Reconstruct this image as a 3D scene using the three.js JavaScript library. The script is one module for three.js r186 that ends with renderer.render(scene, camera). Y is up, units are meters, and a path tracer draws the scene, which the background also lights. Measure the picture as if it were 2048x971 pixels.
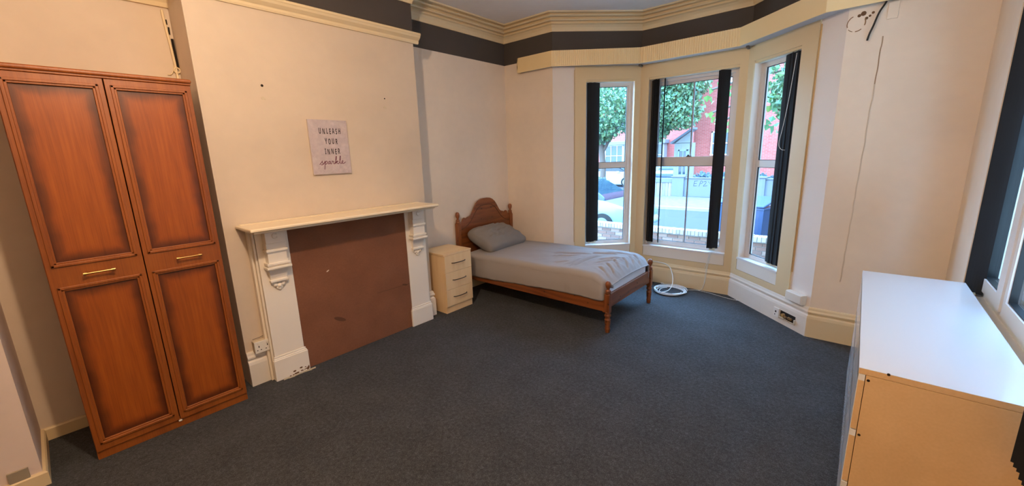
import * as THREE from 'three';
import { RoundedBoxGeometry } from 'three/addons/geometries/RoundedBoxGeometry.js';
import { mergeGeometries, mergeVertices } from 'three/addons/utils/BufferGeometryUtils.js';
import { ImprovedNoise } from 'three/addons/math/ImprovedNoise.js';

// ---------------------------------------------------------------- camera, sky, light, exposure
const scene = new THREE.Scene();
const camera = new THREE.PerspectiveCamera(61.73, 2048 / 971, 0.05, 200);
camera.rotation.order = 'YXZ';
camera.position.set(3.2657, 1.6129, 4.1315);
camera.rotation.set(-0.21386, 0.71183, -0.03065);

const renderer = new THREE.WebGLRenderer({ antialias: true });
renderer.toneMapping = THREE.LinearToneMapping;
renderer.toneMappingExposure = 1.12;
renderer.shadowMap.enabled = true;
renderer.shadowMap.type = THREE.PCFSoftShadowMap;

const SKY_STRENGTH = 13.0, LAMP_CD = 8.4;
const SKY_HORIZON = [0.45, 0.74, 1.0], SKY_ZENITH = [0.42, 0.93, 1.75];
const LAMP_COLOR = new THREE.Color().setRGB(1.0, 0.715, 0.47);
const LAMP_AT = [1.90, 2.75, 3.68];
{ // hazy bright sky: one smooth gradient, the same all round
  const w = 64, h = 64, a = new Float32Array(w * h * 4);
  for (let j = 0; j < h; j++) for (let i = 0; i < w; i++) {
    const up = Math.max(0, Math.sin(((j + .5) / h - .5) * Math.PI)), k = Math.pow(up, .6), o = (j * w + i) * 4;
    for (let c = 0; c < 3; c++) a[o + c] = SKY_HORIZON[c] * (1 - k) + SKY_ZENITH[c] * k;
    a[o + 3] = 1;
  }
  const t = new THREE.DataTexture(a, w, h, THREE.RGBAFormat, THREE.FloatType);
  t.mapping = THREE.EquirectangularReflectionMapping; t.magFilter = THREE.LinearFilter; t.minFilter = THREE.LinearFilter; t.needsUpdate = true;
  scene.background = t; scene.backgroundIntensity = SKY_STRENGTH;
}

// ---------------------------------------------------------------- helpers
let seed = 20417;
const rnd = () => { seed = (seed + 0x6D2B79F5) | 0; let t = Math.imul(seed ^ (seed >>> 15), 1 | seed); t = (t + Math.imul(t ^ (t >>> 7), 61 | t)) ^ t; return ((t ^ (t >>> 14)) >>> 0) / 4294967296; };
const rr = (a, b) => a + (b - a) * rnd();
const noise = new ImprovedNoise();
const N = (x, y, z = 0) => noise.noise(x, y, z);
const fbm = (x, y, z = 0, o = 4) => { let s = 0, a = .5, f = 1; for (let i = 0; i < o; i++) { s += a * N(x * f, y * f, z + i * 7.3); a *= .5; f *= 2.03; } return s; };
const clamp = (x, a = 0, b = 1) => Math.min(b, Math.max(a, x));
const smooth = (a, b, x) => { const t = clamp((x - a) / (b - a)); return t * t * (3 - 2 * t); };
const mix = (a, b, t) => a + (b - a) * t;
const mix3 = (a, b, t) => [mix(a[0], b[0], t), mix(a[1], b[1], t), mix(a[2], b[2], t)];

function tex(w, h, fn, { srgb = true, mirror = true, rep = null } = {}) {
  const d = new Uint8Array(w * h * 4);
  for (let j = 0; j < h; j++) for (let i = 0; i < w; i++) {
    const c = fn((i + .5) / w, (j + .5) / h), o = (j * w + i) * 4;
    if (typeof c === 'number') { d[o] = d[o + 1] = d[o + 2] = clamp(c) * 255; } else { d[o] = clamp(c[0]) * 255; d[o + 1] = clamp(c[1]) * 255; d[o + 2] = clamp(c[2]) * 255; }
    d[o + 3] = 255;
  }
  const t = new THREE.DataTexture(d, w, h);
  t.wrapS = t.wrapT = mirror ? THREE.MirroredRepeatWrapping : THREE.RepeatWrapping;
  t.magFilter = THREE.LinearFilter; t.minFilter = THREE.LinearMipmapLinearFilter; t.generateMipmaps = true;
  if (srgb) t.colorSpace = THREE.SRGBColorSpace;
  if (rep) t.repeat.set(rep[0], rep[1]);
  t.needsUpdate = true; return t;
}
function canvasTex(w, h, draw) {
  const c = document.createElement('canvas'); c.width = w; c.height = h; draw(c.getContext('2d'), w, h);
  const t = new THREE.CanvasTexture(c); t.colorSpace = THREE.SRGBColorSpace; t.wrapS = t.wrapT = THREE.ClampToEdgeWrapping; t.needsUpdate = true; return t;
}
const M = (color, roughness = .6, extra = {}) => new THREE.MeshStandardMaterial({ color, roughness, ...extra });
const P = (color, roughness = .6, extra = {}) => new THREE.MeshPhysicalMaterial({ color, roughness, ...extra });

// uv in metres from the dominant direction of each face; v follows y (or z on level faces)
function uvm(g, { du = 0, dv = 0, swap = false } = {}) {
  g = g.index ? g.toNonIndexed() : g;
  const p = g.attributes.position, n = p.count, uv = new Float32Array(n * 2);
  const a = new THREE.Vector3(), b = new THREE.Vector3(), c = new THREE.Vector3(), e = new THREE.Vector3();
  for (let i = 0; i < n; i += 3) {
    a.fromBufferAttribute(p, i); b.fromBufferAttribute(p, i + 1); c.fromBufferAttribute(p, i + 2);
    e.subVectors(b, a).cross(c.clone().sub(a));
    const ax = Math.abs(e.x), ay = Math.abs(e.y), az = Math.abs(e.z);
    [a, b, c].forEach((q, k) => {
      let u, v;
      if (ay >= ax && ay >= az) { u = q.x; v = q.z; } else if (ax >= az) { u = q.z; v = q.y; } else { u = q.x; v = q.y; }
      if (swap) [u, v] = [v, u];
      uv[(i + k) * 2] = u + du; uv[(i + k) * 2 + 1] = v + dv;
    });
  }
  g.setAttribute('uv', new THREE.BufferAttribute(uv, 2));
  for (const k of Object.keys(g.attributes)) if (!['position', 'normal', 'uv'].includes(k)) g.deleteAttribute(k);
  return g;
}
const join = (gs, o) => { const l = gs.flat(9).filter(Boolean).map((g) => uvm(g, o)); return l.length === 1 ? l[0] : mergeGeometries(l); };
// box by its limits; r rounds the edges
function B(x0, x1, y0, y1, z0, z1, r = .002) {
  const w = Math.abs(x1 - x0), h = Math.abs(y1 - y0), d = Math.abs(z1 - z0), q = Math.min(r, w * .45, h * .45, d * .45);
  const g = r > 0 ? new RoundedBoxGeometry(w, h, d, 1, q) : new THREE.BoxGeometry(w, h, d);
  g.translate((x0 + x1) / 2, (y0 + y1) / 2, (z0 + z1) / 2); return g;
}
const lathe = (pts, x, y, z, seg = 20) => { const g = new THREE.LatheGeometry(pts.map(([a, b]) => new THREE.Vector2(a, b)), seg); g.translate(x, y, z); return g; };
const tube = (pts, r, seg = 40, rs = 6, closed = false) => new THREE.TubeGeometry(new THREE.CatmullRomCurve3(pts.map((p) => new THREE.Vector3(...p)), closed, 'centripetal'), seg, r, rs, closed);
const cyl = (r, h, x, y, z, seg = 16, axis = 'y', r2 = r) => { const g = new THREE.CylinderGeometry(r2, r, h, seg); if (axis === 'x') g.rotateZ(Math.PI / 2); if (axis === 'z') g.rotateX(Math.PI / 2); g.translate(x, y, z); return g; };
// polygon in plan (list of [x, z]) raised from y0 to y1
function prism(poly, y0, y1) {
  let area = 0; poly.forEach(([x, z], i) => { const [x2, z2] = poly[(i + 1) % poly.length]; area += x * -z2 - x2 * -z; });
  const q = area < 0 ? poly.slice().reverse() : poly;
  const s = new THREE.Shape(q.map(([x, z]) => new THREE.Vector2(x, -z)));
  const g = new THREE.ExtrudeGeometry(s, { depth: y1 - y0, bevelEnabled: false }); g.rotateX(-Math.PI / 2); g.translate(0, y0, 0); return g;
}
const used = {};
function numbered(name) { used[name] = (used[name] ?? 0) + 1; return used[name] === 1 ? name : name + '_' + String(used[name] - 1).padStart(3, '0'); }
function shade(o) { o.castShadow = true; o.receiveShadow = true; return o; }
function obj(name, geos, mat, parent = null, opt) {
  const g = geos.isBufferGeometry ? (geos.userData.ready ? geos : join([geos], opt)) : join(geos, opt);
  g.computeBoundingSphere();
  const m = shade(new THREE.Mesh(g, mat));
  m.name = parent ? name : numbered(name);
  if (parent) { let k = 0, nm = name; while (parent.children.some((c) => c.name === nm)) { k++; nm = name + '_' + String(k).padStart(3, '0'); } m.name = nm; }
  (parent || scene).add(m); return m;
}
function thing(name, label, category, [x, y, z] = [0, 0, 0], turn = 0, group = null) {
  const o = new THREE.Group(); o.name = numbered(name); o.position.set(x, y, z); o.rotation.y = turn;
  o.userData = { label, category }; if (group) o.userData.group = group; scene.add(o); return o;
}
function tag(o, label, category, group) { o.userData.label = label; o.userData.category = category; if (group) o.userData.group = group; return o; }
function struct(name, geos, mat, opt) { const o = obj(name, geos, mat, null, opt); o.userData.kind = 'structure'; return o; }
function structGroup(name) { const o = new THREE.Group(); o.name = numbered(name); o.userData.kind = 'structure'; scene.add(o); return o; }

// ---------------------------------------------------------------- textures and materials
const plasterBump = tex(512, 512, (u, v) => .5 + fbm(u * 14, v * 14, 1, 3) * .5 + fbm(u * 60, v * 60, 5, 2) * .25, { srgb: false, rep: [.7, .7] });
const plasterTone = (r, g, b, amt = .03) => tex(256, 256, (u, v) => { const n = fbm(u * 3, v * 3, r * 9, 4) * amt * 2 + fbm(u * 30, v * 30, 3, 2) * amt * .5; return [r + n, g + n * .95, b + n * .85]; }, { rep: [.45, .45] });
const wallM = (r, g, b, amt) => new THREE.MeshStandardMaterial({ map: plasterTone(r, g, b, amt), bumpMap: plasterBump, bumpScale: .0012, roughness: .72 });
const magnolia = wallM(.92, .86, .79);
const magnoliaNearLamp = wallM(.835, .77, .69);  // wall tone darkened near the lamp, offsetting its falloff in the colour
const freshWhite = wallM(.915, .885, .855, .015);
const casingM = M(0xdec79c, .42), casingWhite = M(0xe9e2d6, .4), frameM = M(0xdedad6, .35), creamTrim = M(0xe3cfa8, .45), whiteGloss = M(0xebe3d6, .33), ceilingM = wallM(.94, .92, .90, .02);
const friezeM = wallM(.285, .26, .245, .02);
const carpetMap = tex(1024, 1024, (u, v) => {
  const a = rnd(), big = fbm(u * 9, v * 9, 2, 4) * .05, mid = fbm(u * 90, v * 90, 4, 2) * .10; const s = a > .93 ? .17 : a > .8 ? .07 : a < .2 ? -.05 : 0;
  const k = .22 + big + mid + s; return [k * .97, k * 1.0, k * 1.03];
}, { rep: [.5, .5] });
const carpetBump = tex(512, 512, (u, v) => .5 + rr(-.35, .35) + fbm(u * 60, v * 60, 2, 2) * .3, { srgb: false, rep: [1.1, 1.1] });
const carpetM = P(0xffffff, .98, { sheen: .35, sheenRoughness: .7, sheenColor: new THREE.Color(.30, .30, .30), map: carpetMap, bumpMap: carpetBump, bumpScale: .004 });

function wood(w, h, dark, mid, light, { scale = 1, streak = .5, knots = 0, rep = [.7, .35], cath = .5, z = 0 } = {}) {
  const ks = []; for (let i = 0; i < knots; i++) ks.push([rnd(), rnd(), rr(.006, .015)]);
  return tex(w, h, (u, v) => {
    let x = u * 8 * scale, y = v * 1.4 * scale;
    const wob = fbm(x * .6, y * .8, z + 3, 3) * 1.4;
    const ring = Math.sin((x + wob * cath * 3 + fbm(x * .3, y * .3, z, 2) * 5) * 5.5) * .5 + .5;
    const fine = fbm(u * 160 * scale, v * 6 * scale, z + 9, 3) + fbm(u * 420 * scale, v * 14 * scale, z + 2, 2) * .6;
    let t = clamp(.5 + (ring - .5) * streak + fine * .55 + fbm(u * 5, v * 2, z + 1, 3) * .5);
    let c = t < .5 ? mix3(dark, mid, t * 2) : mix3(mid, light, t * 2 - 1);
    for (const [kx, ky, kr] of ks) { const d = Math.hypot((u - kx) / rep[0], (v - ky) / rep[1]) * rep[0] ; const q = smooth(kr * 1.6, kr * .5, Math.hypot(u - kx, (v - ky) * rep[0] / rep[1])); c = mix3(c, [dark[0] * .45, dark[1] * .4, dark[2] * .4], q * .85); }
    return c;
  }, { rep });
}
const teakMap = wood(512, 1024, [.47, .235, .07], [.565, .30, .095], [.635, .36, .13], { streak: .16, rep: [.9, .45] });
const teakM = P(0xffffff, .42, { map: teakMap, clearcoat: .12, clearcoatRoughness: .4 });
const teakDark = P(0x6a2f12, .45);
const panelMap = wood(256, 640, [.50, .235, .055], [.595, .295, .075], [.67, .36, .105], { streak: .16, rep: [1, 1], scale: .6, z: 4, cath: 1.2 });
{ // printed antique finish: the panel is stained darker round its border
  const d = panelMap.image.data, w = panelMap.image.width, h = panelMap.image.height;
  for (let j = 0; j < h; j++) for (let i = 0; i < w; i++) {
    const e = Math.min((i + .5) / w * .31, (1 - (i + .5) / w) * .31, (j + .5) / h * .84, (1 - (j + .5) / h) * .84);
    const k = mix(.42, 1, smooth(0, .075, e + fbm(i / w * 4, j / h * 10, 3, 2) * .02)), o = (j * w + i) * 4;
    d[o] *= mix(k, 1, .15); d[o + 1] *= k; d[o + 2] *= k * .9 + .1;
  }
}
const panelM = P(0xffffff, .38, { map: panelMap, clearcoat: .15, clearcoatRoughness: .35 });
const pineMap = wood(512, 1024, [.40, .205, .085], [.51, .28, .125], [.58, .34, .165], { streak: .45, knots: 26, rep: [1.6, .8], z: 8 });
const pineM = P(0xffffff, .4, { map: pineMap, clearcoat: .25, clearcoatRoughness: .3 });
const pineMapH = pineMap.clone(); pineMapH.rotation = Math.PI / 2; pineMapH.needsUpdate = true;
const pineH = P(0xffffff, .4, { map: pineMapH, clearcoat: .25, clearcoatRoughness: .3 });
const beechMap = wood(512, 512, [.90, .76, .57], [.935, .81, .63], [.96, .85, .68], { streak: .25, rep: [1, .5], z: 12 });
const beechM = M(0xffffff, .45, { map: beechMap });
const boardMap = tex(512, 512, (u, v) => { const n = fbm(u * 5, v * 5, 6, 4) * .06 + fbm(u * 90, v * 90, 2, 2) * .03 + rr(-.012, .012); return [.51 + n, .325 + n * .8, .22 + n * .7]; }, { rep: [.8, .8] });
const boardM = M(0xffffff, .8, { map: boardMap });
const rawMap = tex(512, 512, (u, v) => { const n = fbm(u * 6, v * 6, 16, 4) * .05 + fbm(u * 120, v * 120, 2, 2) * .03; return [.88 + n, .735 + n, .54 + n]; }, { rep: [.9, .9] });
const rawM = M(0xffffff, .7, { map: rawMap });
const fabricBump = tex(256, 256, (u, v) => .5 + .25 * Math.sin(u * 400) * Math.sin(v * 400) + rr(-.2, .2), { srgb: false, rep: [3, 3] });
const duvetM = P(0xa09a97, .9, { bumpMap: fabricBump, bumpScale: .0005, sheen: .25, sheenRoughness: .6, sheenColor: new THREE.Color(.5, .5, .5), side: THREE.DoubleSide });
const pillowM = P(0x85807e, .92, { bumpMap: fabricBump, bumpScale: .0005, sheen: .2, sheenRoughness: .6, sheenColor: new THREE.Color(.5, .5, .5) });
const mattressM = M(0xf0f1f6, .9, { bumpMap: fabricBump, bumpScale: .0008 });
const vaneM = M(0x14161a, .85, { bumpMap: fabricBump, bumpScale: .0004 });
const chromeM = M(0xd8cfc0, .25, { metalness: 1 }), darkMetal = M(0x4b4541, .35, { metalness: 1 }), brassM = M(0xc9a86a, .3, { metalness: 1 });
const plasticW = M(0xe9e4d9, .4), plasticDirty = M(0xcdbfa4, .55), cordM = M(0xe6e6e2, .5), blackM = M(0x15130f, .6), holeM = M(0x1d140c, .95), foilW = P(0xf1f3f4, .2, { clearcoat: .6, clearcoatRoughness: .12 });
const glassM = P(0xffffff, 0, { transmission: 1, thickness: 0, ior: 1.45, specularIntensity: .6 });
const gasketM = M(0x17191b, .6);
// ---------------------------------------------------------------- room shell
const CEIL = 3.129, T = .26;
// inner faces of the walls, seen from above (x, z), the room on the side (-dz, dx) of each run
const ROOM = [[-.336, 4.365], [-.336, 3.345], [0, 3.345], [0, 1.645], [-.336, 1.645], [-.336, 0], [.399, 0], [1.145, -.738], [2.273, -.738], [3.049, 0], [3.803, 0], [3.803, 6.6], [.19, 6.6], [.19, 4.365]];
const RN = ROOM.length;
const runOf = (i) => { const a = ROOM[i], b = ROOM[(i + 1) % RN], l = Math.hypot(b[0] - a[0], b[1] - a[1]), d = [(b[0] - a[0]) / l, (b[1] - a[1]) / l]; return { a, b, l, d, n: [-d[1], d[0]] }; };
function offsetCorner(i, o) { // corner i moved into the room by o along both walls
  const p = runOf((i + RN - 1) % RN), q = runOf(i), c = ROOM[i], k = 1 + p.n[0] * q.n[0] + p.n[1] * q.n[1];
  return [c[0] + (p.n[0] + q.n[0]) * o / k, c[1] + (p.n[1] + q.n[1]) * o / k];
}
function onRun(i, s, o) { const r = runOf(i); return [r.a[0] + r.d[0] * s + r.n[0] * o, r.a[1] + r.d[1] * s + r.n[1] * o]; }
// a piece of wall i between s0 and s1 (null: to the corner), from o0 to o1 off the face, y0 to y1
function piece(i, s0, s1, y0, y1, o0 = 0, o1 = -T) {
  const A = (o) => s0 === null ? offsetCorner(i, o) : onRun(i, s0, o), Z = (o) => s1 === null ? offsetCorner((i + 1) % RN, o) : onRun(i, s1, o);
  return prism([A(o0), Z(o0), Z(o1), A(o1)], y0, y1);
}
// a moulding of profile [[out, y] ...] run along walls i0..i1, mitred
function mould(i0, i1, profile, sStart = null, sEnd = null) {
  const pos = [], idx = [], n = profile.length; let cols = 0;
  const addCol = (f) => { for (const [o, y] of profile) { const [x, z] = f(o); pos.push(x, y, z); } cols++; };
  for (let i = i0; i <= i1; i++) {
    addCol(i === i0 && sStart !== null ? (o) => onRun(i, sStart, o) : (o) => offsetCorner(i, o));
    addCol(i === i1 && sEnd !== null ? (o) => onRun(i, sEnd, o) : (o) => offsetCorner((i + 1) % RN, o));
  }
  for (let c = 0; c < cols - 1; c += 2) for (let k = 0; k < n; k++) { const a = c * n + k, b = c * n + (k + 1) % n, d = a + n, e = b + n; idx.push(a, d, b, b, d, e); }
  for (const c of [0, cols - 1]) { // end caps
    const base = pos.length / 3; for (let k = 0; k < n; k++) pos.push(pos[(c * n + k) * 3], pos[(c * n + k) * 3 + 1], pos[(c * n + k) * 3 + 2]);
    const tri = THREE.ShapeUtils.triangulateShape(profile.map(([o, y]) => new THREE.Vector2(o, y)), []);
    for (const [p, q, r] of tri) c ? idx.push(base + p, base + q, base + r) : idx.push(base + p, base + r, base + q);
  }
  const g = new THREE.BufferGeometry(); g.setAttribute('position', new THREE.Float32BufferAttribute(pos, 3)); g.setIndex(idx);
  const f = g.toNonIndexed(); f.computeVertexNormals(); return f;
}
struct('floor', B(-.7, 4.2, -.25, 0, -1.1, 7, 0), carpetM);
struct('ceiling', B(-.7, 4.2, CEIL, CEIL + .25, -1.1, 7, 0), ceilingM);
const wallChimney = struct('wall_chimney', B(-.336 - T, 0, 0, CEIL, 1.645, 3.345, 0), magnoliaNearLamp);
struct('wall_left', piece(0, null, null, 0, CEIL), magnoliaNearLamp);
const wallAlcove = struct('wall_alcove', piece(4, null, null, 0, CEIL), magnolia);
struct('wall_left_return', B(-.336 - T, .19, 0, CEIL, 4.365, 6.86, 0), wallM(.865, .79, .74));
struct('wall_back', piece(11, null, null, 0, CEIL), magnolia);
struct('wall_bay_left', piece(5, null, null, 0, CEIL), magnolia);
const wallE = struct('wall_bay_right', piece(9, null, null, 0, CEIL), magnolia);
const FW = { s0: .58, s1: 2.58, y0: .70, y1: 2.42 };   // the side window's opening in wall 10
struct('wall_right', [piece(10, null, FW.s0, 0, CEIL), piece(10, FW.s1, null, 0, CEIL), piece(10, FW.s0, FW.s1, 0, FW.y0), piece(10, FW.s0, FW.s1, FW.y1, CEIL)], magnolia);

// the bay: three walls with their window openings
const WIN = [{ i: 6, s0: .395, s1: .976, c0: .262, c1: null }, { i: 7, s0: .106, s1: 1.048, c0: null, c1: null }, { i: 8, s0: .088, s1: .672, c0: null, c1: .835 }];
const WY0 = .462, WY1 = 2.437, DEPTH = .085;
const bayNames = ['wall_window_left', 'wall_window_centre', 'wall_window_right'];
WIN.forEach(({ i, s0, s1 }, k) => struct(bayNames[k], [piece(i, null, s0, 0, CEIL, 0, -.16), piece(i, s1, null, 0, CEIL, 0, -.16), piece(i, s0, s1, 0, WY0 - .02, 0, -.16), piece(i, s0, s1, WY1, CEIL, 0, -.16)], k === 1 ? magnolia : freshWhite));

// painted frieze, cornice, rails, skirting
struct('trim_1', [[3, 3], [4, 5], [6, 9]].map(([a, b]) => { const gs = []; for (let i = a; i <= b; i++) gs.push(piece(i, null, null, 2.706, 2.965, .003, -.001)); return gs; }).flat().concat([piece(2, null, null, 2.69, 2.965, .003, -.001), piece(10, null, null, 2.706, 2.965, .003, -.001)]), friezeM);
const CORN = [[0, CEIL], [0, 2.957], [.012, 2.957], [.016, 2.972], [.026, 2.996], [.044, 3.018], [.062, 3.026], [.062, 3.032], [.044, 3.036], [.044, 3.050], [.084, 3.052], [.091, 3.061], [.086, 3.071], [.070, 3.073], [.070, 3.086], [.116, 3.088], [.126, 3.098], [.120, 3.106], [.104, 3.108], [.104, 3.116], [.150, 3.117], [.158, CEIL]];
struct('trim_2', mould(0, RN - 1, CORN.map(([o, y]) => [o, y])), creamTrim);
const RAIL = [[0, 2.712], [0, 2.628], [.012, 2.628], [.018, 2.640], [.020, 2.655], [.032, 2.664], [.046, 2.676], [.052, 2.690], [.058, 2.696], [.058, 2.710], [.050, 2.715]];
struct('trim_3', mould(2, 2, RAIL, -.05, 1.75), creamTrim);
struct('trim_4', mould(0, 0, [[0, 2.69], [0, 2.615], [.02, 2.615], [.03, 2.64], [.045, 2.66], [.045, 2.69]], 0, 1.02), creamTrim);
const SK = [[0, .262], [0, 0], [.026, 0], [.026, .165], [.022, .186], [.012, .196], [.012, .205], [.021, .212], [.023, .224], [.016, .238], [.013, .252], [.008, .262]];
struct('baseboard_bay_left', mould(5, 6, SK), creamTrim);
struct('baseboard_bay_centre', mould(7, 7, SK), creamTrim);
struct('baseboard_bay_right', mould(8, 8, SK), wallM(.90, .865, .81));
struct('baseboard_window', mould(9, 9, SK), creamTrim);
struct('baseboard_alcove', mould(3, 4, SK, 0), casingM);
struct('baseboard_chimney', mould(2, 2, SK, 0, .135), whiteGloss);
struct('baseboard_chimney_end', mould(2, 2, SK, 1.60, null), whiteGloss);
struct('baseboard_left', mould(0, 0, [[0, .078], [0, 0], [.018, 0], [.018, .07], [.012, .078]]), casingM);
struct('baseboard_return', mould(13, 13, [[0, .078], [0, 0], [.018, 0], [.018, .07], [.012, .078]]), casingM);
struct('baseboard_near', mould(12, 12, [[0, .078], [0, 0], [.018, 0], [.018, .07], [.012, .078]]), casingM);
struct('baseboard_right', mould(10, 10, SK), creamTrim);

// windows: casing, sashes, panes. Local frame of a bay window: s along its wall, out of the face
function bayWindow(k) {
  const { i, s0, s1, c0, c1 } = WIN[k], w = structGroup('window_' + (k + 1));
  const pc = (a, b, y0, y1, o0, o1) => piece(i, a, b, y0, y1, o0, o1);
  obj('casing', [pc(c0, s0, .262, 2.60, .012, 0), pc(s1, c1, .262, 2.60, .012, 0), pc(s0, s1, WY1, 2.60, .012, 0), pc(s0, s1, .262, .325, .012, 0)], k === 0 ? casingM : casingM, w);
  obj('apron_panel', pc(s0 + .004, s1 - .004, .328, WY0 - .018, .009, 0), casingWhite, w);
  obj('head_strip', pc(s0, s1, WY1 - .022, WY1, -.002, -.03), casingM, w);
  obj('window_sill', pc(s0, s1, WY0 - .02, WY0, .016, -DEPTH - .05), frameM, w);
  const D0 = -DEPTH + .012, D1 = -DEPTH - .045;
  const f = k === 1 ? .052 : .040, top = WY1 - .022;
  obj('outer_frame', [pc(s0, s0 + f, WY0, top, D0, D1), pc(s1 - f, s1, WY0, top, D0, D1), pc(s0 + f, s1 - f, top - .035, top, D0, D1), pc(s0 + f, s1 - f, WY0, WY0 + .028, D0, D1)], frameM, w);
  const a = s0 + f, b = s1 - f;
  const sash = (name, y0, y1, o, st, r0, r1) => {
    const q = obj(name, [pc(a, a + st, y0, y1, o, o - .035), pc(b - st, b, y0, y1, o, o - .035), pc(a + st, b - st, y0, y0 + r0, o, o - .035), pc(a + st, b - st, y1 - r1, y1, o, o - .035)], frameM, w);
    obj('gasket', [pc(a + st, a + st + .005, y0 + r0, y1 - r1, o - .008, o - .02), pc(b - st - .005, b - st, y0 + r0, y1 - r1, o - .008, o - .02), pc(a + st, b - st, y0 + r0, y0 + r0 + .005, o - .008, o - .02), pc(a + st, b - st, y1 - r1 - .005, y1 - r1, o - .008, o - .02)], gasketM, q);
    obj('pane', pc(a + st + .001, b - st - .001, y0 + r0 + .001, y1 - r1 - .001, o - .013, o - .017), glassM, q);
    if (k === 1) obj('glazing_bar', pc((a + b) / 2 - .007, (a + b) / 2 + .007, y0 + r0, y1 - r1, o - .004, o - .024), M(0x9a9a9e, .4), q);
  };
  if (k === 1) { sash('upper_sash', 1.475, top - .035, D0 - .034, .034, .05, .035); sash('lower_sash', WY0 + .028, 1.53, D0 - .002, .028, .03, .105); obj('sash_catch', [pc(.55, .60, 1.53, 1.54, -.06, -.09), pc(.56, .575, 1.54, 1.552, -.062, -.085)], darkMetal, w); }
  else { sash('upper_sash', 1.455, top - .035, D0 - .006, .018, .028, .012); sash('lower_sash', WY0 + .028, 1.455, D0 - .006, .018, .012, .04); }
  return w;
}
[0, 1, 2].forEach(bayWindow);
// the side window behind the chest: three white casements
{
  const w = structGroup('window_4'), pc = (a, b, y0, y1, o0, o1) => piece(10, a, b, y0, y1, o0, o1), { s0, s1, y0, y1 } = FW;
  obj('window_sill', pc(s0, s1, y0 - .001, y0 + .025, .01, -.22), frameM, w);
  const oa = -.072, ob = -.135, cuts = [s0, s0 + .53, s0 + 1.47, s1];
  obj('outer_frame', [pc(s0, s0 + .035, y0 + .025, y1, oa, ob), pc(s1 - .035, s1, y0 + .025, y1, oa, ob), pc(s0 + .035, s1 - .035, y1 - .04, y1, oa, ob), pc(s0 + .035, s1 - .035, y0 + .025, y0 + .06, oa, ob), pc(cuts[1] - .02, cuts[1] + .02, y0 + .06, y1 - .04, oa, ob), pc(cuts[2] - .02, cuts[2] + .02, y0 + .06, y1 - .04, oa, ob)], frameM, w);
  for (let k = 0; k < 3; k++) {
    const a = k ? cuts[k] + .024 : s0 + .038, b = k < 2 ? cuts[k + 1] - .024 : s1 - .038, t = .075, u = oa + .012, v = ob + .01;
    const q = obj('casement', [pc(a, a + t * .6, y0 + .064, y1 - .044, u, v), pc(b - t * 1.3, b, y0 + .064, y1 - .044, u, v), pc(a + t * .6, b - t * 1.3, y0 + .064, y0 + .064 + t, u, v), pc(a + t * .6, b - t * 1.3, y1 - .044 - t, y1 - .044, u, v)], frameM, w);
    obj('gasket', [pc(a + t * .6, a + t * .6 + .006, y0 + .064 + t, y1 - .044 - t, u - .008, v + .01), pc(a + t * .6, b - t * 1.3, y0 + .064 + t, y0 + .07 + t, u - .008, v + .01), pc(b - t * 1.3 - .006, b - t * 1.3, y0 + .064 + t, y1 - .044 - t, u - .008, v + .01)], gasketM, q);
    obj('pane', pc(a + t * .6, b - t * 1.3, y0 + .064 + t, y1 - .044 - t, u - .022, u - .026), glassM, q);
  }
}
// bits of wear on the walls
{
  for (const [y, z, r] of [[2.136, 2.966, .009], [2.125, 1.995, .006]]) obj('screw_hole', cyl(r, .0016, .0006, y, z, 12, 'x'), holeM, wallChimney);
  for (const [y, z] of [[2.052, 2.972], [2.052, 2.003]]) obj('plaster_chip', [cyl(.011, .003, .0008, y, z, 9, 'x'), cyl(.006, .003, .001, y - .006, z - .014, 7, 'x')], plasticDirty, wallChimney);
  // long filled crack, broken ring of plaster and rail blob on the wall beside the bay
  const pts = []; for (let k = 0; k <= 40; k++) { const y = 2.36 - k * .046; pts.push([3.26 - (2.36 - y) * .019 + fbm(y * 9, 2) * .012, y, .0005]); }
  obj('hairline_crack', tube(pts.slice(0, 8), .0035, 40, 5), M(0xa88c70, .9), wallE);
  obj('filled_chase', tube(pts.slice(7), .0045, 90, 6), M(0xd6c6b2, .8), wallE);
  const ring = []; for (let k = 0; k <= 30; k++) { const a = k / 30 * Math.PI * 2; ring.push([a, 3.10 + Math.cos(a) * .052, 2.475 + Math.sin(a) * .055]); }
  for (const [a0, a1, r] of [[2.0, 3.5, .003], [3.8, 4.4, .002], [4.7, 5.4, .003], [5.9, 6.7, .0035]]) obj('plaster_ring', tube([0, 1, 2, 3, 4, 5].map((k) => { const a = mix(a0, a1, k / 5); return [3.10 + Math.cos(a) * .052, 2.475 + Math.sin(a) * .055, .0005]; }), r, 16, 5), M(0x94704e, .9), wallE);
  obj('plaster_hole', [cyl(.016, .002, 3.135, 2.535, .0008, 10, 'z'), cyl(.011, .002, 3.112, 2.525, .0008, 8, 'z'), cyl(.010, .002, 3.155, 2.50, .0008, 8, 'z'), cyl(.008, .002, 3.172, 2.512, .0008, 8, 'z'), cyl(.009, .002, 3.188, 2.53, .0008, 8, 'z')], M(0x6a5038, .95), wallE);
  const seam = []; for (let k = 0; k <= 30; k++) seam.push([0, 2.55 - k * .068, 0]);
  for (const [i, s] of [[8, .842], [6, .255]]) { const ps = seam.map(([, y]) => { const [x, z] = onRun(i, s + fbm(y * 7, i) * .006, .002); return [x, y, z]; }); const o = struct('trim_5', tube(ps, i === 8 ? .006 : .003, 60, 5), M(i === 8 ? 0xc9a470 : 0xc9b48e, .8)); }
}

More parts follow.
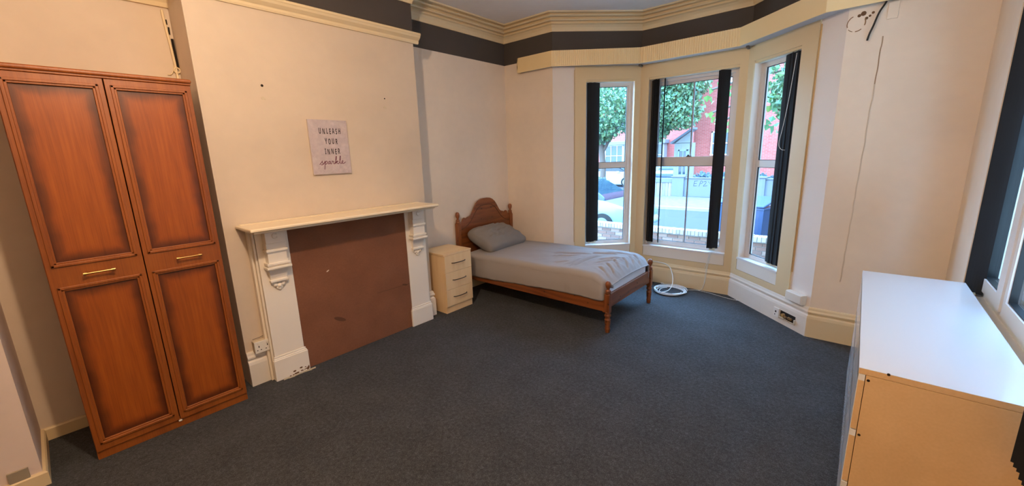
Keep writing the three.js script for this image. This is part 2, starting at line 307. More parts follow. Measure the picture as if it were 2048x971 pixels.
// ---------------------------------------------------------------- pendant lamp (above and behind the camera's view)
{
  const t = thing('pendant_lamp', 'bare warm bulb hanging on a white flex from the ceiling', 'lamp', LAMP_AT);
  obj('ceiling_rose', lathe([[0, 0], [.045, 0], [.05, -.02], [.012, -.03], [0, -.03]].reverse(), 0, CEIL - LAMP_AT[1], 0), plasticW, t);
  obj('flex', cyl(.003, CEIL - LAMP_AT[1] - .13, 0, (CEIL - LAMP_AT[1] + .09) / 2, 0, 8), plasticW, t);
  obj('bulb_holder', lathe([[0, .05], [.018, .05], [.02, .10], [.008, .12], [0, .12]], 0, 0, 0), plasticW, t);
  obj('bulb', new THREE.SphereGeometry(.045, 24, 16), new THREE.MeshStandardMaterial({ color: 0xffffff, emissive: LAMP_COLOR, emissiveIntensity: 6, roughness: .5 }), t);
  const l = new THREE.PointLight(LAMP_COLOR, LAMP_CD, 0, 2); l.castShadow = true; l.shadow.radius = 2.2; l.shadow.mapSize.set(2048, 2048); l.shadow.bias = -.0005; t.add(l);
}
// ---------------------------------------------------------------- pelmet over the bay
{
  const t = thing('window_pelmet', 'cream ribbed pelmet board following the bay above the three windows', 'pelmet');
  const F = [[-.075, .068], [.429, .068], [1.206, -.569], [2.204, -.569], [2.915, .068], [3.46, .068]], y0 = 2.577, y1 = 2.744;
  const Wl = [[-.075, .004], [.399, .004], [1.147, -.734], [2.271, -.734], [3.049, .004], [3.46, .004]];
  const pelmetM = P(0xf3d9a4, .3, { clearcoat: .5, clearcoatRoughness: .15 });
  const rib = .0235;
  for (let k = 0; k < 5; k++) {
    const [a, b] = [F[k], F[k + 1]], l = Math.hypot(b[0] - a[0], b[1] - a[1]), d = [(b[0] - a[0]) / l, (b[1] - a[1]) / l], n = [-d[1], d[0]], poly = [];
    const m = Math.round(l / rib), ribbed = k === 1 || k === 2;
    poly.push(a);
    if (ribbed) for (let q = 0; q < m; q++) for (const [f, o] of [[.12, 0], [.24, .0028], [.5, .0042], [.76, .0028], [.88, 0]]) { const s = (q + f) / m * l; poly.push([a[0] + d[0] * s + n[0] * o, a[1] + d[1] * s + n[1] * o]); }
    poly.push(b, [b[0] - n[0] * .012, b[1] - n[1] * .012], [a[0] - n[0] * .012, a[1] - n[1] * .012]);
    obj('pelmet_board', prism(poly, y0, y1), pelmetM, t);
    obj('soffit', prism([[a[0] - n[0] * .012, a[1] - n[1] * .012], [b[0] - n[0] * .012, b[1] - n[1] * .012], Wl[k + 1], Wl[k]], y0 + .008, y0 + .018), M(0xb4aca8, .8), t);  // board greyed: the daylight tint of the underside is in its colour
  }
  obj('end_board', prism([F[0], [F[0][0] + .012, F[0][1]], [Wl[0][0] + .012, Wl[0][1]], Wl[0]], y0, y1), pelmetM, t);
  for (const [x, z] of [[1.166, -.66], [2.262, -.66]]) obj('bracket', B(x - .012, x + .012, y0 - .016, y0 + .008, z - .05, z + .02, .003), M(0x776b60, .8), t);
}
// ---------------------------------------------------------------- fireplace
{
  const t = thing('fireplace_surround', 'white painted fireplace surround with carved corbels and a yellowed mantel shelf', 'fireplace');
  const paint = P(0xf4ecdf, .38), shelfM = P(0xf0dfc0, .35, { clearcoat: .3, clearcoatRoughness: .25 });
  obj('mantel_shelf', [B(.002, .309, 1.166, 1.190, 1.722, 3.276, .009), B(.002, .285, 1.150, 1.167, 1.745, 3.253, .006)], shelfM, t).userData.label = 'yellowed cream shelf';
  obj('shelf_nosing', B(.006, .040, 1.189, 1.196, 1.745, 3.253, .003), shelfM, t);
  for (const [c, w] of [[3.083, .215], [1.845, .215]]) {
    const pil = obj('pilaster', [B(.002, .082, .19, 1.15, c - w / 2, c + w / 2, .004)], paint, t);
    obj('plinth', [B(.002, .081, 0, .19, c - w / 2, c + w / 2, 0), B(.079, .100, 0, .165, c - w / 2 - .017, c + w / 2 + .017, .004), B(.079, .096, .163, .176, c - w / 2 - .013, c + w / 2 + .013, .004), B(.079, .090, .174, .192, c - w / 2 - .008, c + w / 2 + .008, .004)], paint, pil);
    const k = obj('corbel', [B(.08, .150, 1.05, 1.155, c - .066, c + .066, .004), B(.08, .146, 1.015, 1.052, c - .068, c + .068, .003), B(.08, .142, .90, 1.02, c - .064, c + .064, .003),
      (() => { const s = new THREE.Shape([[-.064, .88], [.064, .88], [.050, .775], [-.050, .775]].map(([a, b]) => new THREE.Vector2(a, b))); const g = new THREE.ExtrudeGeometry(s, { depth: .05, bevelEnabled: true, bevelSize: .003, bevelThickness: .003, bevelSegments: 1 }); g.rotateY(Math.PI / 2); const p = g.attributes.position; for (let q = 0; q < p.count; q++) if (p.getX(q) > .03) p.setX(q, mix(.018, .054, (p.getY(q) - .775) / .105)); g.computeVertexNormals(); g.translate(.08, 0, c); return g; })()], paint, t);
    for (const [y, o, hw] of [[1.000, .156, .072], [.902, .152, .078], [.874, .158, .083], [.770, .115, .062]]) obj('ledge', [B(.08, o, y - .009, y + .009, c - hw, c + hw, .004), B(.08, o - .008, y - .018, y - .007, c - hw + .006, c + hw - .006, .003)], paint, k);
    obj('roundel', (() => { const g = new THREE.TorusGeometry(.017, .006, 8, 24, Math.PI * 1.55); g.rotateZ(.8); g.rotateY(Math.PI / 2); g.translate(.151, 1.104, c); return g; })(), paint, k);
    const drop = [];
    for (const [dz, y, r] of [[-.045, .748, .012], [.045, .748, .012], [-.026, .736, .016], [.026, .736, .016], [0, .728, .020], [0, .704, .012], [-.014, .712, .010], [.014, .712, .010]]) { const g = new THREE.SphereGeometry(r, 12, 8); g.scale(.9, 1.1, 1); g.translate(.088, y, c + dz); drop.push(g); }
    obj('carved_drop', drop, paint, k);
  }
  // stepped outer trim on the side nearest the wardrobe and at the other end
  obj('outer_trim', [B(.002, .070, 0, 1.15, 3.192, 3.206, .003), B(.002, .045, 0, 1.15, 3.206, 3.222, .003)], P(0xf0e6d4, .4), t);
  obj('outer_trim', [B(.002, .070, .19, 1.15, 1.724, 1.737, .003)], paint, t);
  const chip = [];   // flaked foot of the plinth and broken carpet edge
  for (let q = 0; q < 16; q++) { const z = rr(2.955, 3.12), y = .006 + Math.pow(rnd(), 2) * .05 * (1 - (z - 2.95) * 3); chip.push((() => { const g = new THREE.IcosahedronGeometry(rr(.003, .008), 0); g.scale(.25, 1, 1.6); g.translate(.100, Math.max(.004, y), z); return g; })()); }
  obj('bare_chip', chip, M(0x6d4a26, .9), t);
  const splint = []; for (let q = 0; q < 7; q++) { const z = 2.95 + q * .032, a = rr(-.3, .3); const g = B(-.022, .022, 0, .010, -.0035, .0035, .001); g.rotateY(Math.PI / 2 + a * .5); g.translate(.118 + rr(-.006, .006), .001, z); splint.push(g); }
  obj('loose_splinter', splint, plasticDirty, t);
}
{
  const t = obj('hearth_board', B(.06, .078, .001, 1.149, 1.9535, 2.9745, .002), boardM); tag(t, 'brown hardboard sheet closing off the fireplace opening', 'board');
  for (const [sx, sy, a, y, z] of [[1.1, .32, .5, .315, 2.665], [.62, .18, .3, .44, 2.01]]) { const g = new THREE.CircleGeometry(.05, 20); g.scale(sx, sy, 1); g.rotateZ(-a); g.rotateY(Math.PI / 2); g.translate(.0787, y, z); obj('scuff', g, M(0x5f3a24, .85), t); }
  obj('white_fleck', (() => { const g = new THREE.CircleGeometry(.011, 10); g.scale(1.2, .45, 1); g.rotateZ(.5); g.rotateY(Math.PI / 2); g.translate(.0789, .745, 2.715); return g; })(), M(0xe8d9c6, .6), t);
  obj('joint_line', [B(.0775, .0786, .437, .440, 1.957, 2.30, 0)], M(0x5d3a24, .85), t);
}
// canvas print on the chimney breast
{
  const W = .312, H = .418;
  const front = canvasTex(768, 1030, (c, w, h) => {
    c.fillStyle = '#bdb0b2'; c.fillRect(0, 0, w, h);
    for (let q = 0; q < 700; q++) { c.fillStyle = `rgba(${rnd() > .5 ? '225,214,216' : '150,138,146'},${.03 + rnd() * .05})`; const r = 10 + rnd() * 70; c.beginPath(); c.ellipse(rnd() * w, rnd() * h, r, r * .5, rnd() * 3, 0, 7); c.fill(); }
    c.strokeStyle = 'rgba(140,124,134,.35)'; for (let q = 0; q < 7; q++) { c.lineWidth = 1 + rnd() * 3; c.beginPath(); let x = rnd() * w, y = rnd() * h; c.moveTo(x, y); for (let k = 0; k < 8; k++) { x += (rnd() - .3) * 130; y += (rnd() - .65) * 90; c.lineTo(x, y); } c.stroke(); }
    c.fillStyle = '#2a1e1f'; c.textAlign = 'center'; c.textBaseline = 'alphabetic';
    const line = (s, y, x = w / 2) => { c.save(); c.translate(x, y); c.scale(.80, 1.62); c.font = 'bold 92px sans-serif'; const sp = 24; let tot = 0; const ws = [...s].map((q) => c.measureText(q).width); tot = ws.reduce((m, q) => m + q, 0) + sp * (s.length - 1); let px = -tot / 2; c.textAlign = 'left'; [...s].forEach((q, k) => { c.fillText(q, px, k % 2 ? 3 : -2); px += ws[k] + sp; }); c.restore(); };
    line('UNLEASH', 262, w * .53); line('YOUR', 455, w * .54); line('INNER', 650, w * .54);
    // handwritten word, drawn as a pen stroke
    c.strokeStyle = '#5a1430'; c.lineWidth = 11; c.lineCap = c.lineJoin = 'round'; c.save(); c.translate(118, 838); c.scale(1.0, 1.0); c.beginPath();
    c.moveTo(10, 0); c.bezierCurveTo(40, -20, 60, -50, 70, -62); c.bezierCurveTo(50, -40, 92, -22, 72, 2); c.bezierCurveTo(62, 14, 38, 10, 34, 2);            // s
    c.moveTo(72, 2); c.bezierCurveTo(100, -6, 112, -40, 122, -58); c.bezierCurveTo(116, 0, 108, 60, 100, 96); c.bezierCurveTo(108, 40, 118, -52, 152, -58); c.bezierCurveTo(182, -56, 160, 6, 124, 0);  // p
    c.moveTo(226, -46); c.bezierCurveTo(200, -66, 172, -22, 184, -4); c.bezierCurveTo(196, 12, 222, -26, 228, -50); c.bezierCurveTo(222, -20, 222, 4, 240, 0);    // a
    c.bezierCurveTo(256, -10, 262, -40, 266, -58); c.bezierCurveTo(274, -44, 290, -52, 298, -46); c.bezierCurveTo(288, -20, 286, 6, 306, 0);                      // r
    c.bezierCurveTo(340, -30, 372, -130, 362, -150); c.bezierCurveTo(348, -150, 336, -50, 332, 0); c.bezierCurveTo(338, -40, 372, -66, 382, -50); c.bezierCurveTo(384, -34, 350, -34, 344, -30); c.bezierCurveTo(360, -20, 372, 4, 392, 0); // k
    c.bezierCurveTo(430, -30, 458, -140, 446, -152); c.bezierCurveTo(426, -150, 414, -10, 438, 0);                                                               // l
    c.bezierCurveTo(470, -6, 506, -56, 482, -58); c.bezierCurveTo(454, -52, 456, 8, 490, 0); c.bezierCurveTo(508, -4, 524, -16, 540, -30);                       // e
    c.stroke(); c.restore();
    c.fillStyle = 'rgba(120,98,108,.5)'; for (let q = 0; q < 60; q++) { c.beginPath(); c.arc(rnd() * w, h * (.86 + rnd() * .12), 1 + rnd() * 4, 0, 7); c.fill(); }
  });
  const t = thing('canvas_print', 'grey marbled canvas print reading unleash your inner sparkle above the mantel', 'wall art', [.002, 1.5045, 2.5395]);
  obj('stretched_canvas', B(0, .016, 0, H, -W / 2, W / 2, .002), M(0xc3b7b6, .8), t);
  const g = new THREE.PlaneGeometry(W - .003, H - .003); g.rotateY(Math.PI / 2); g.translate(.0165, H / 2, 0); g.userData.ready = true;
  obj('print', g, M(0xffffff, .75, { map: front }), t);
}
// ---------------------------------------------------------------- wardrobe
{
  const X = .180, z0 = 3.420, z1 = 4.168, t = thing('wardrobe', 'tall two-door wardrobe in reddish brown wood with dark-edged panels', 'wardrobe', [-.07, 0, 3.794]);
  const loc = (g) => { const q = g.index ? g.toNonIndexed() : g; q.translate(.07, 0, -3.794); return q; };
  const o = (name, gs, m, par = t) => obj(name, gs.flat().map(loc), m, par);
  o('side_panel', [B(-.318, X - .021, 0, 2.075, z0, z0 + .016)], teakM); o('side_panel', [B(-.318, X - .021, 0, 2.075, z1 - .016, z1)], teakM);
  o('back_panel', [B(-.322, -.316, .02, 2.07, z0 + .002, z1 - .002, .001)], teakDark);
  o('base_panel', [B(-.31, X - .022, .05, .066, z0 + .016, z1 - .016)], teakM);
  o('plinth', [B(X - .028, X - .010, 0, .052, z0 + .001, z1 - .001)], teakM);
  o('top_panel', [B(-.318, X - .004, 2.066, 2.082, z0, z1)], teakM);
  o('cornice', [B(X - .03, X + .016, 2.076, 2.100, z0 - .006, z1 + .006, .010), B(X - .03, X + .006, 2.066, 2.078, z0 - .002, z1 + .002, .004)], teakM);
  for (const [a, b, hA, hB] of [[3.797, 4.164, 3.918, 4.043], [3.424, 3.789, 3.528, 3.652]]) {
    const pa = a + .018, pb = b - .018, rows = [[.092, 1.012], [1.118, 2.036]];
    const s = new THREE.Shape([[a, .054], [b, .054], [b, 2.064], [a, 2.064]].map(([z, y]) => new THREE.Vector2(-z, y)));
    for (const [y0, y1] of rows) s.holes.push(new THREE.Path([[pa + .012, y0 + .012], [pa + .012, y1 - .012], [pb - .012, y1 - .012], [pb - .012, y0 + .012]].map(([z, y]) => new THREE.Vector2(-z, y))));
    const g = new THREE.ExtrudeGeometry(s, { depth: .016, bevelEnabled: true, bevelSize: .0015, bevelThickness: .0015, bevelSegments: 1 }); g.rotateY(Math.PI / 2); g.translate(X - .018, 0, 0);
    const door = o('door', [g], teakM);
    for (const [y0, y1] of rows) {
      // field panel carries its own printed figure across its whole face
      const pg = new THREE.PlaneGeometry(pb - pa - .02, y1 - y0 - .02); pg.rotateY(Math.PI / 2); pg.translate(X - .010, (y0 + y1) / 2, (pa + pb) / 2);
      const bk = loc(B(X - .017, X - .0105, y0 + .008, y1 - .008, pa + .008, pb - .008, 0)); const uv = bk.attributes.uv; for (let q = 0; q < uv.count; q++) uv.setXY(q, .5, .02);
      const both = mergeGeometries([loc(pg), bk]); both.userData.ready = true;
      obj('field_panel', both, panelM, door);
      const w = .024, fr = (r0, r1, h) => [B(X - .010, X + h, y0 + r0, y0 + r1, pa + r0, pb - r0, .003), B(X - .010, X + h, y1 - r1, y1 - r0, pa + r0, pb - r0, .003), B(X - .010, X + h, y0 + r0, y1 - r0, pa + r0, pa + r1, .003), B(X - .010, X + h, y0 + r0, y1 - r0, pb - r1, pb - r0, .003)];
      o('moulding', [...fr(0, .014, .007), ...fr(.012, w, .001)], teakM, door);
    }
    const hy = 1.067, hm = [cyl(.0042, hB - hA, X + .026, hy, (hA + hB) / 2, 10, 'z')];
    for (const z of [hA + .008, hB - .008]) hm.push(cyl(.005, .026, X + .013, hy, z, 10, 'x'), cyl(.0075, .016, X + .026, hy, z, 10, 'z'));
    o('handle', hm, brassM, door);
  }
  o('foot_cap', [B(X - .012, X + .004, .042, .050, 3.785, 3.802, .002)], plasticW);
}
// ---------------------------------------------------------------- bedside cabinet
{
  const t = thing('bedside_cabinet', 'pale beech three-drawer bedside cabinet beside the bed', 'cabinet', [-.075, 0, 1.366]);
  const w = .37, x0 = -.18, x1 = .185, z0 = -w / 2, z1 = w / 2;
  obj('top_panel', B(x0, x1 + .012, .622, .640, z0 - .008, z1 + .008, .002), beechM, t);
  obj('side_panel', B(x0, x1, 0, .622, z1 - .016, z1, .001), beechM, t); obj('side_panel', B(x0, x1, 0, .622, z0, z0 + .016, .001), beechM, t);
  obj('back_panel', B(x0 + .002, x0 + .008, .03, .62, z0 + .016, z1 - .016, .001), beechM, t);
  obj('plinth', B(x1 - .012, x1 + .002, 0, .072, z0 + .001, z1 - .001, .001), beechM, t);
  for (const [y0, y1] of [[.4405, .620], [.2585, .4375], [.0765, .2555]]) {
    const d = obj('drawer', [B(x1 - .002, x1 + .016, y0, y1, z0 + .001, z1 - .001, .0015), B(x0 + .03, x1 - .002, y0 + .02, y1 - .04, z0 + .03, z1 - .03, 0)], beechM, t);
    const y = (y0 + y1) / 2 + .004, hp = []; for (let k = 0; k <= 12; k++) { const q = k / 12; hp.push([x1 + .016 + .028 * Math.pow(Math.sin(q * Math.PI), .35), y + .0, mix(-.094, .094, q)]); }
    obj('handle', tube(hp, .0045, 40, 8), darkMetal, d);
  }
}
// ---------------------------------------------------------------- bed
const bed = thing('single_bed', 'varnished pine single bed with arched headboard and turned legs', 'bed', [.67, 0, .485]);
{
  const L = (g) => { const q = g.index ? g.toNonIndexed() : g; q.translate(-.67, 0, -.485); return q; };
  const o = (name, gs, m = pineM, par = bed, opt) => obj(name, gs.flat().map(L), m, par, opt);
  const HX = -.300, FX = 1.650, ZA = .962, ZB = .018;
  const finial = (r, h, y) => [[0, h], [r * .45, h * .985], [r * .85, h * .86], [r, h * .66], [r * .82, h * .44], [r * .5, h * .28], [r * .45, h * .2], [r * .8, h * .13], [r * .95, h * .06], [r * .95, 0], [0, 0]].reverse().map(([a, b]) => [a, b + y]);
  for (const z of [ZA, ZB]) {
    o('head_post', [B(HX - .027, HX + .027, 0, .845, z - .027, z + .027, .008), lathe([[0, .838], [.027, .838], [.026, .856], [.019, .872], [.012, .876], [0, .876]], HX, 0, z), lathe(finial(.026, .104, .870), HX, 0, z)]);
    o('foot_post', [B(FX - .026, FX + .026, .195, .372, z - .026, z + .026, .008), lathe([[0, .368], [.026, .368], [.024, .386], [.016, .398], [0, .398]], FX, 0, z), lathe(finial(.027, .098, .390), FX, 0, z)]);
    o('turned_leg', [lathe([[0, 0], [.019, 0], [.022, .006], [.022, .028], [.026, .034], [.026, .042], [.021, .048], [.024, .075], [.027, .105], [.022, .112], [.028, .120], [.028, .128], [.020, .136], [.024, .150], [.030, .160], [.030, .170], [.022, .178], [.026, .190], [.027, .20], [0, .20]], FX, 0, z, 24)]);
  }
  // headboard outline in (z, y): posts, scallops, central arch
  const half = [[.440, .838], [.425, .842], [.405, .858], [.392, .884], [.378, .893], [.362, .888], [.352, .872], [.340, .880], [.318, .890], [.288, .897], [.262, .908], [.242, .928], [.222, .958], [.196, .998], [.164, 1.038], [.126, 1.068], [.082, 1.086], [.04, 1.092]];
  const out = [...half.map(([a, y]) => [a, y]), ...half.slice().reverse().map(([a, y]) => [-a, y])].map(([a, y]) => [a + .49, y]);
  const sh = new THREE.Shape([[.93, .30], ...out.map(([z, y]) => [z, y]), [.05, .30]].map(([z, y]) => new THREE.Vector2(-z, y)));
  const hg = new THREE.ExtrudeGeometry(sh, { depth: .014, bevelEnabled: true, bevelSize: .004, bevelThickness: .004, bevelSegments: 2, curveSegments: 8 }); hg.rotateY(Math.PI / 2); hg.translate(HX - .006, 0, 0);
  const hb = o('headboard', [hg], pineH);
  const bead = half.map(([a, y]) => [a, y]); const line = [];
  for (const [a, y] of [[.435, .765], [.40, .772], [.36, .785], [.32, .805], [.285, .83], [.25, .865], [.22, .905], [.185, .945], [.14, .985], [.09, 1.008], [.04, 1.015]]) line.push([a, y]);
  const bp = [...line, ...line.slice().reverse().map(([a, y]) => [-a, y])].map(([a, y]) => [HX + .012, y, a + .49]);
  o('arch_bead', [tube(bp, .0045, 90, 6)], P(0x5a2f14, .45), hb);
  o('head_rail', [B(HX - .012, HX + .014, .17, .30, ZB + .02, ZA - .02, .004)]);
  o('side_rail', [B(HX + .02, FX - .02, .195, .305, ZA - .014, ZA + .010, .004)], pineH); o('side_rail', [B(HX + .02, FX - .02, .195, .305, ZB - .010, ZB + .014, .004)], pineH);
  const brk = (z) => { const s = new THREE.Shape([[FX - .026, .30], [FX - .13, .197], [FX - .075, .190], [FX - .045, .165], [FX - .03, .12], [FX - .026, .12]].map(([a, b]) => new THREE.Vector2(a, b))); const g = new THREE.ExtrudeGeometry(s, { depth: .018, bevelEnabled: false }); g.translate(0, 0, z - .009); return g; };
  o('bracket', [B(FX - .05, FX - .024, .185, .21, ZA - .012, ZA + .012, .008)]);
  o('foot_rail', [B(FX - .012, FX + .012, .235, .366, ZB + .02, ZA - .02, .005)], pineH);
  o('slat_base', [B(HX + .02, FX - .02, .235, .255, ZB + .02, ZA - .02, .002)]);
  for (const [r, y, z] of [[.007, .315, .36], [.006, .285, .74]]) o('knot', [cyl(r, .0012, FX + .0125, y, z, 10, 'x')], P(0x3a1c0b, .5));
}
{
  const m = obj('mattress', B(-.275, 1.634, .258, .468, .055, .925, .045), mattressM); tag(m, 'white mattress showing under the duvet at the foot of the bed', 'mattress');
}
// duvet: one cloth draped over the mattress, built as a grid and thickened at its hems
{
  const nx = 230, ny = 190, pos = [], idx = [];
  const hem = (x) => .300 - .055 * smooth(1.25, -.1, x) + .010 * N(x * 3.1, 4) + .006 * N(x * 9, 2);
  // drawn creases as lines over the cover (x, z): depth and width in metres
  const CREASES = [
    [[[.78, .60], [.87, .518], [1.03, .44], [1.21, .428]], .013, .014], [[[.86, .70], [.90, .624], [1.02, .578], [1.11, .468]], .011, .013], [[[1.22, .96], [1.24, .82], [1.245, .70], [1.285, .522], [1.33, .40]], .015, .014],
    [[[1.15, .90], [1.17, .74], [1.19, .58]], .010, .013], [[[1.16, .40], [1.2, .369], [1.33, .338], [1.44, .302]], .013, .013], [[[.98, .86], [1.05, .80], [1.12, .74]], .008, .013], [[[1.36, .62], [1.40, .567], [1.476, .493], [1.533, .381]], .012, .013], [[[1.26, .29], [1.315, .266], [1.438, .228], [1.548, .219]], .011, .013],
    [[[1.42, .50], [1.52, .58], [1.60, .66]], .010, .011], [[[1.45, .66], [1.55, .73], [1.62, .80]], .012, .011], [[[1.44, .80], [1.53, .84], [1.62, .90]], .010, .011], [[[1.48, .38], [1.57, .45], [1.64, .55]], .012, .011], [[[1.50, .26], [1.58, .33], [1.64, .42]], .011, .011], [[[1.50, .16], [1.58, .20], [1.64, .28]], .010, .010], [[[1.38, .74], [1.46, .60], [1.56, .52]], .009, .012]];
  const crease = (x, z) => { // drawn folds near the foot, running across the bed with a slight slant
    let h = 0;
    for (const [line, d0, w] of CREASES) {
      let best = 9, side = 1, end = 1;
      for (let q = 0; q < line.length - 1; q++) {
        const [ax, az] = line[q], [bx, bz] = line[q + 1], dx = bx - ax, dz = bz - az, l2 = dx * dx + dz * dz, t = clamp(((x - ax) * dx + (z - az) * dz) / l2);
        const ex = x - ax - dx * t, ez = z - az - dz * t, e = Math.hypot(ex, ez);
        if (e < best) { best = e; side = Math.sign(ex * dz - ez * dx) || 1; const g = (q + t) / (line.length - 1); end = smooth(0, .25, g) * smooth(1, .75, g); }
      }
      const e = best * side;
      h += d0 * end * (-Math.exp(-Math.pow(e / w, 2)) + 1.05 * Math.exp(-Math.pow((e - w * 2.0) / (w * 1.5), 2)) + .35 * Math.exp(-Math.pow((e + w * 2.4) / (w * 1.8), 2)));
    }
    const r2 = 1 - Math.abs(N(x * 3 + z * 1.2, z * 9.5 + x * 2.4, 12)) * 2.4; h += Math.max(0, r2) * .008 * smooth(1.30, 1.55, x) * smooth(.98, .8, z);
    return h + fbm(x * 3.2, z * 3.2, 2, 3) * .012 + fbm(x * 11, z * 9, 6, 2) * .003;
  };
  const arc = [.0, .285, .055, .86, .055, .22];  // unused start, near side, near bend, top, far bend, far side (m)
  for (let i = 0; i <= nx; i++) {
    const s = i / nx, X = mix(-.135, 1.665, s), fx = Math.min(X, 1.655);
    for (let j = 0; j <= ny; j++) {
      const t = j / ny; let z, y, nz = 0, nyv = 1;
      const topY = .505 + .018 * Math.sin(clamp(fx / 1.6) * Math.PI) + .028 * smooth(.9, 1.4, fx);
      const footDrop = Math.pow(clamp((X - 1.475) / .18), 2.2) * .098;
      const yTop = topY - footDrop;
      const zn = .987 + .004 * Math.sin(X * 9), zf = .012;
      if (t < .26) { const q = t / .26, h = hem(X); y = mix(h, yTop - .055, q); z = zn + .006 * Math.sin(q * Math.PI) - .006 * q; nz = 1; nyv = 0;
        const fold = (N(X * 7.5, 3, 1) * .014 + N(X * 17, y * 3, 5) * .006) * (1 - q * .7); z += fold * .8; if (q < .06) z -= (.06 - q) * .12; }
      else if (t < .36) { const q = (t - .26) / .10 * Math.PI / 2; z = zn - .006 - .055 * (1 - Math.cos(q)); y = yTop - .055 + .055 * Math.sin(q); nz = Math.cos(q); nyv = Math.sin(q); }
      else if (t < .82) { const q = (t - .36) / .46; z = mix(zn - .061, zf + .055, q); y = yTop + .020 * Math.sin(q * Math.PI); y += crease(X, z) * smooth(0, .12, q) * smooth(1, .9, q) * smooth(1.68, 1.60, X); }
      else if (t < .90) { const q = (t - .82) / .08 * Math.PI / 2; z = zf + .055 * (1 - Math.sin(q)); y = yTop - .055 + .055 * Math.cos(q); }
      else { const q = (t - .90) / .10; z = zf; y = mix(yTop - .055, .30, q); }
      let x = X + (X > 1.55 ? .006 * N(z * 14, 3) : 0);
      if (X < -.1) x += .012 * N(z * 5, 2);
      // the foot end is drawn in between the two foot posts; the near side hangs straight to its corner
      if (X > 1.585) { const pull = smooth(1.585, 1.665, X), inn = clamp(z, .085, .895); z = mix(z, inn, pull); if (t < .30) { x = mix(x, 1.605 + (y - .3) * .05, pull); z = mix(z, zn - .002, .0); } }
      pos.push(x, y, z);
    }
  }
  const id = (i, j) => i * (ny + 1) + j;
  for (let i = 0; i < nx; i++) for (let j = 0; j < ny; j++) idx.push(id(i, j), id(i + 1, j + 1), id(i + 1, j), id(i, j), id(i, j + 1), id(i + 1, j + 1));
  const g = new THREE.BufferGeometry(); g.setAttribute('position', new THREE.Float32BufferAttribute(pos, 3)); g.setIndex(idx); g.computeVertexNormals();
  // thickness: an inner skin 6 mm below, joined round the edge
  const n = g.attributes.normal, P2 = pos.slice(), cnt = pos.length / 3;
  for (let k = 0; k < cnt; k++) P2.push(pos[k * 3] - n.getX(k) * .006, pos[k * 3 + 1] - n.getY(k) * .006, pos[k * 3 + 2] - n.getZ(k) * .006);
  const I2 = idx.slice(); for (let k = 0; k < idx.length; k += 3) I2.push(idx[k] + cnt, idx[k + 2] + cnt, idx[k + 1] + cnt);
  const edge = []; for (let j = 0; j < ny; j++) edge.push([id(0, j + 1), id(0, j)], [id(nx, j), id(nx, j + 1)]); for (let i = 0; i < nx; i++) edge.push([id(i, 0), id(i + 1, 0)], [id(i + 1, ny), id(i, ny)]);
  for (const [a, b] of edge) I2.push(a, b, b + cnt, a, b + cnt, a + cnt);
  const G = new THREE.BufferGeometry(); G.setAttribute('position', new THREE.Float32BufferAttribute(P2, 3)); G.setIndex(I2); G.computeVertexNormals();
  const uv = []; for (let k = 0; k < P2.length / 3; k++) uv.push(P2[k * 3], P2[k * 3 + 2] + P2[k * 3 + 1]); G.setAttribute('uv', new THREE.Float32BufferAttribute(uv, 2)); G.userData.ready = true;
  tag(obj('duvet', G, duvetM), 'grey duvet with a plain cover spread over the single bed', 'duvet');
}
// pillow
{
  const n = 44, pos = [], idx = [], uv = [];
  for (const side of [1, -1]) for (let i = 0; i <= n; i++) for (let j = 0; j <= n; j++) {
    const u = i / n * 2 - 1, v = j / n * 2 - 1, pin = 1 - .10 * u * u * (1 - v * v * .0) * Math.abs(v) * 0, hu = Math.pow(clamp(1 - Math.pow(Math.abs(u), 3.2)), .5), hv = Math.pow(clamp(1 - Math.pow(Math.abs(v), 2.8)), .5);
    const cu = 1 - .04 * (1 - Math.pow(Math.abs(v), 1.5)) * Math.pow(Math.abs(u), 3) , cv = 1 - .05 * (1 - Math.pow(Math.abs(u), 1.5)) * Math.pow(Math.abs(v), 3);
    const wr = fbm(u * 2.2, v * 2.2, 5, 3) * .040 + fbm(u * 5, v * 5, 9, 2) * .016;
    const cn = 1 - .13 * Math.pow(Math.abs(u * v), 4); pos.push(v * .235 * cv * cn, side * (hu * hv * (.106 + wr * (side > 0 ? 1.2 : .3) + .02 * u)), u * .375 * cu * cn); uv.push(u * .37, v * .23);
  }
  const q = (n + 1) * (n + 1), id = (s, i, j) => s * q + i * (n + 1) + j;
  for (let s = 0; s < 2; s++) for (let i = 0; i < n; i++) for (let j = 0; j < n; j++) { const a = id(s, i, j), b = id(s, i + 1, j), c = id(s, i + 1, j + 1), d = id(s, i, j + 1); s ? idx.push(a, b, c, a, c, d) : idx.push(a, c, b, a, d, c); }
  let g = new THREE.BufferGeometry(); g.setAttribute('position', new THREE.Float32BufferAttribute(pos, 3)); g.setAttribute('uv', new THREE.Float32BufferAttribute(uv, 2)); g.setIndex(idx); g = mergeVertices(g, 1e-5); g.computeVertexNormals(); g.userData.ready = true;
  const p = obj('pillow', g, pillowM); p.position.set(-.075, .632, .525); p.rotation.set(0, .04, -.40, 'YXZ');
  tag(p, 'plump grey pillow propped against the pine headboard', 'pillow');
}
